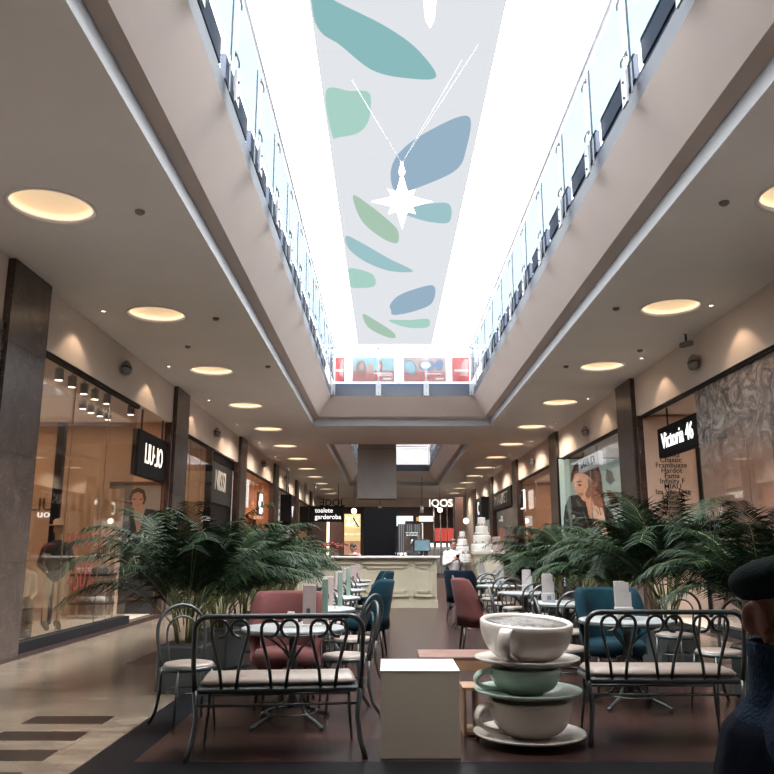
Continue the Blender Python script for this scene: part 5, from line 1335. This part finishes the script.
# the man in the cap at the right edge ----------------------------------------------
def man():
    b = MB(); yaw = math.radians(-25); f = V((math.cos(yaw), math.sin(yaw), 0)); rr = V((f.y, -f.x, 0)); fh = V((math.cos(math.radians(-65)), math.sin(math.radians(-65)), 0))
    U = V((0, 0, 1))
    W = lambda x, y, z: rr*x+f*y+U*(z*1.04 if z < 1.14 else z)            # x to his right, y forward
    P, R = head_blob(b, V((-.026, .02, 1.213)), fh, 1.02, ears=False)
    # ears, larger and modelled
    for e in (-1, 1):
        ro = R @ Matrix.Rotation(e*-.45, 3, 'Z')
        b.ell(P(e*.083, -.022, .000), (.007, .020, .031), 14, 12, rot=ro)
        ring = [P(e*(.090+.010*max(0, -math.cos(q))), -.020-.021*-math.cos(q)-.004, .003+.031*math.sin(q)) for q in [math.radians(a_) for a_ in range(10, 260, 20)]]
        b.tube(ring, .0078, 8); b.ell(P(e*.088, -.008, -.034), (.008, .010, .012), 10, 8, rot=R); b.ell(P(e*.088, .000, -.006), (.006, .006, .010), 8, 6, rot=R)
        b.tube([P(e*.093, -.026, .016), P(e*.094, -.020, .004), P(e*.092, -.020, -.014)], .0045, 6)
    b.cap(W(0, -.03, .98), V((-.045, .03, 1.13)), .062, .058)
    b.cap(W(0, -.02, .90), W(0, -.03, .60), .15, .14); b.cap(W(-.14, -.03, .96), W(.14, -.03, .96), .055, .055)
    hips = .50
    for e in (-1, 1):
        sh, el, wr = W(e*.175, -.02, .955), W(e*.235, .06, .70), W(e*.13, .30, .66)
        b.cap(sh, el, .055, .042); b.cap(el, wr, .042, .028); hand_blob(b, wr, f*.9-rr*e*.3-U*.05, -rr*e+U*.3, 1.0, .45)
        b.cap(W(e*.10, 0, .53), W(e*.13, .42, .52), .085, .062); b.cap(W(e*.13, .42, .52), W(e*.13, .42, .10), .058, .038); b.cap(W(e*.13, .40, .05), W(e*.14, .56, .04), .042, .034)
    b.ell(W(0, -.02, .56), (.17, .15, .12))
    o = blob('person', b, M['skin_old'], None, .007, 1)
    tag(o, 'man in a dark flat cap and navy turtleneck at the right edge, facing right', 'person')
    s_ = MB(); s_.cap(W(0, -.03, .90), W(0, -.03, .56), .175, .17); s_.cap(W(-.14, -.03, .965), W(.14, -.03, .965), .088, .088); s_.cap(W(0, -.03, .99), V((-.04, .01, 1.085)), .12, .075)
    for e in (-1, 1): s_.cap(V((-.04, .01, 1.05)), W(e*.155, -.02, .99), .075, .075); s_.cap(W(e*.185, -.02, .965), W(e*.24, .06, .70), .076, .062); s_.cap(W(e*.25, .06, .70), W(e*.15, .26, .66), .058, .045)
    blob('sweater', s_, M['sweater'], o, .012, 5)
    c2 = MB()
    ringp = []
    for z, r0 in ((1.00, .104), (1.035, .088), (1.06, .083), (1.10, .083), (1.122, .085), (1.128, .078), (1.10, .070)): ringp.append((r0, z))
    c2.lathe(ringp, n=40, sx=.95, sy=1.05); c2.f = [q for q in c2.f if len(q) == 4]; c2.m = [0]*len(c2.f); c2.sm = [True]*len(c2.f)
    c2.v = [tuple(V((q[0]-.052, q[1]+.015, q[2]*1.04))) for q in c2.v]; c2.build('turtleneck_collar', M['sweater'], o)
    v = MB(); v.cap(W(0, -.035, .88), W(0, -.035, .54), .186, .182)
    for e in (-1, 1): v.cap(W(e*.11, -.03, .955), W(e*.10, -.03, .80), .095, .12)
    blob('vest', v, M['vest'], o, .012, 5)
    t_ = MB()
    for e in (-1, 1): t_.cap(W(e*.10, 0, .53), W(e*.13, .42, .52), .105, .08); t_.cap(W(e*.13, .42, .52), W(e*.13, .42, .14), .075, .06)
    t_.ell(W(0, -.02, .55), (.19, .17, .12)); blob('trousers', t_, M['trousers'], o, .014, 3)
    t_ = MB()
    for e in (-1, 1): t_.cap(W(e*.13, .40, .058), W(e*.14, .58, .045), .055, .044)
    blob('shoes', t_, M['black'], o, .012, 2)
    hg = MB(); hg.ell(P(0, -.036, .030), (.079, .078, .058), rot=R); blob('hair', hg, M['hair_grey'], o, .009, 2)
    # flat cap
    cp = MB(); Rt = R @ Matrix.Rotation(.14, 3, 'X')
    cp.ell(P(0, -.012, .080), (.106, .132, .050), 28, 16, rot=Rt); cp.ell(P(0, -.035, .062), (.093, .100, .045), 24, 14, rot=R)
    cp.ell(P(0, .02, .092), (.085, .10, .042), 20, 12, rot=Rt)
    blob('flat_cap', cp, M['cap'], o, .009, 5)
    br = MB(); br.ell(P(0, .118, .066), (.072, .055, .010), 20, 8, rot=R @ Matrix.Rotation(-.12, 3, 'X')); blob('cap_brim', br, M['cap'], o, .006, 2)
    for e in (-1, 1):
        q = MB().ell(P(e*.031, .077, .006), (.012, .012, .007), 14, 10, rot=R); q.ell(P(e*.031, .0865, .006), (.0045, .003, .0045), 10, 8, mi=1, rot=R); q.build('eye', [flat((.45, .40, .37)), M['hair_dark']], o)
    return o
mn = man(); mn.location = (.856, 1.60, 0)
t = thing('round_stool', 'round stool under the man in the flat cap', 'stool', (.856, 1.60, 0))
MB().lathe([(.001, .40), (.17, .40), (.19, .42), (.17, .445), (.001, .45)], n=28).build('seat', M['cream_pad'], t)
for k in range(4):
    a = PI/4+k*PI/2; MB().tube([(.12*math.cos(a), .12*math.sin(a), .42), (.18*math.cos(a), .18*math.sin(a), 0)], .013, 8).build('leg', M['iron'], t)

# ---------------------------------------------------------------- light, world, camera
w = bpy.data.worlds.new('World'); sc.world = w; w.use_nodes = True
bg = w.node_tree.nodes['Background']; bg.inputs['Color'].default_value = (.93, .97, 1.0, 1); bg.inputs['Strength'].default_value = 6.5
sn = bpy.data.lights.new('overcast_sun', 'SUN'); sn.energy = 42; sn.angle = 1.6; sn.color = (1, .98, .95)
o = bpy.data.objects.new('overcast_sun', sn); o.rotation_euler = (.06, .03, 0); o.location = (0, 0, 30); col.objects.link(o)
for yy in (31, 41): area('upper_fill', (.4, yy, 7.6), 3.5, 60, (1, .95, .88), 6)  # added fill light below the upper ceiling, no fitting modelled
pt = bpy.data.lights.new('skylight_portal', 'AREA'); pt.shape = 'RECTANGLE'; pt.size = X1-X0; pt.size_y = Y1-Y0; pt.cycles.is_portal = True
o = bpy.data.objects.new('skylight_portal', pt); o.location = ((X0+X1)/2, (Y0+Y1)/2, 7.4); col.objects.link(o)
pt2 = bpy.data.lights.new('skylight_portal', 'AREA'); pt2.shape = 'RECTANGLE'; pt2.size = X1b-X0b; pt2.size_y = Y1b-Y0b; pt2.cycles.is_portal = True
o = bpy.data.objects.new('skylight_portal', pt2); o.location = ((X0b+X1b)/2, (Y0b+Y1b)/2, 7.4); col.objects.link(o)

cam = bpy.data.cameras.new('camera'); cam.sensor_fit = 'HORIZONTAL'; cam.sensor_width = 36; cam.lens = 36.0; cam.clip_end = 300; cam.clip_start = .05
co = bpy.data.objects.new('camera', cam); co.location = (0, 0, H); co.rotation_euler = (PI/2+TH, 0, 0); col.objects.link(co); sc.camera = co
sc.view_settings.view_transform = 'Standard'; sc.view_settings.look = 'None'; sc.view_settings.exposure = 0; sc.view_settings.gamma = 1
sc.view_settings.use_curve_mapping = False
cy = sc.cycles; cy.max_bounces = 8; cy.diffuse_bounces = 6; cy.glossy_bounces = 3; cy.transmission_bounces = 4; cy.transparent_max_bounces = 16
cy.sample_clamp_indirect = 20; cy.caustics_reflective = False; cy.caustics_refractive = False; cy.use_denoising = True
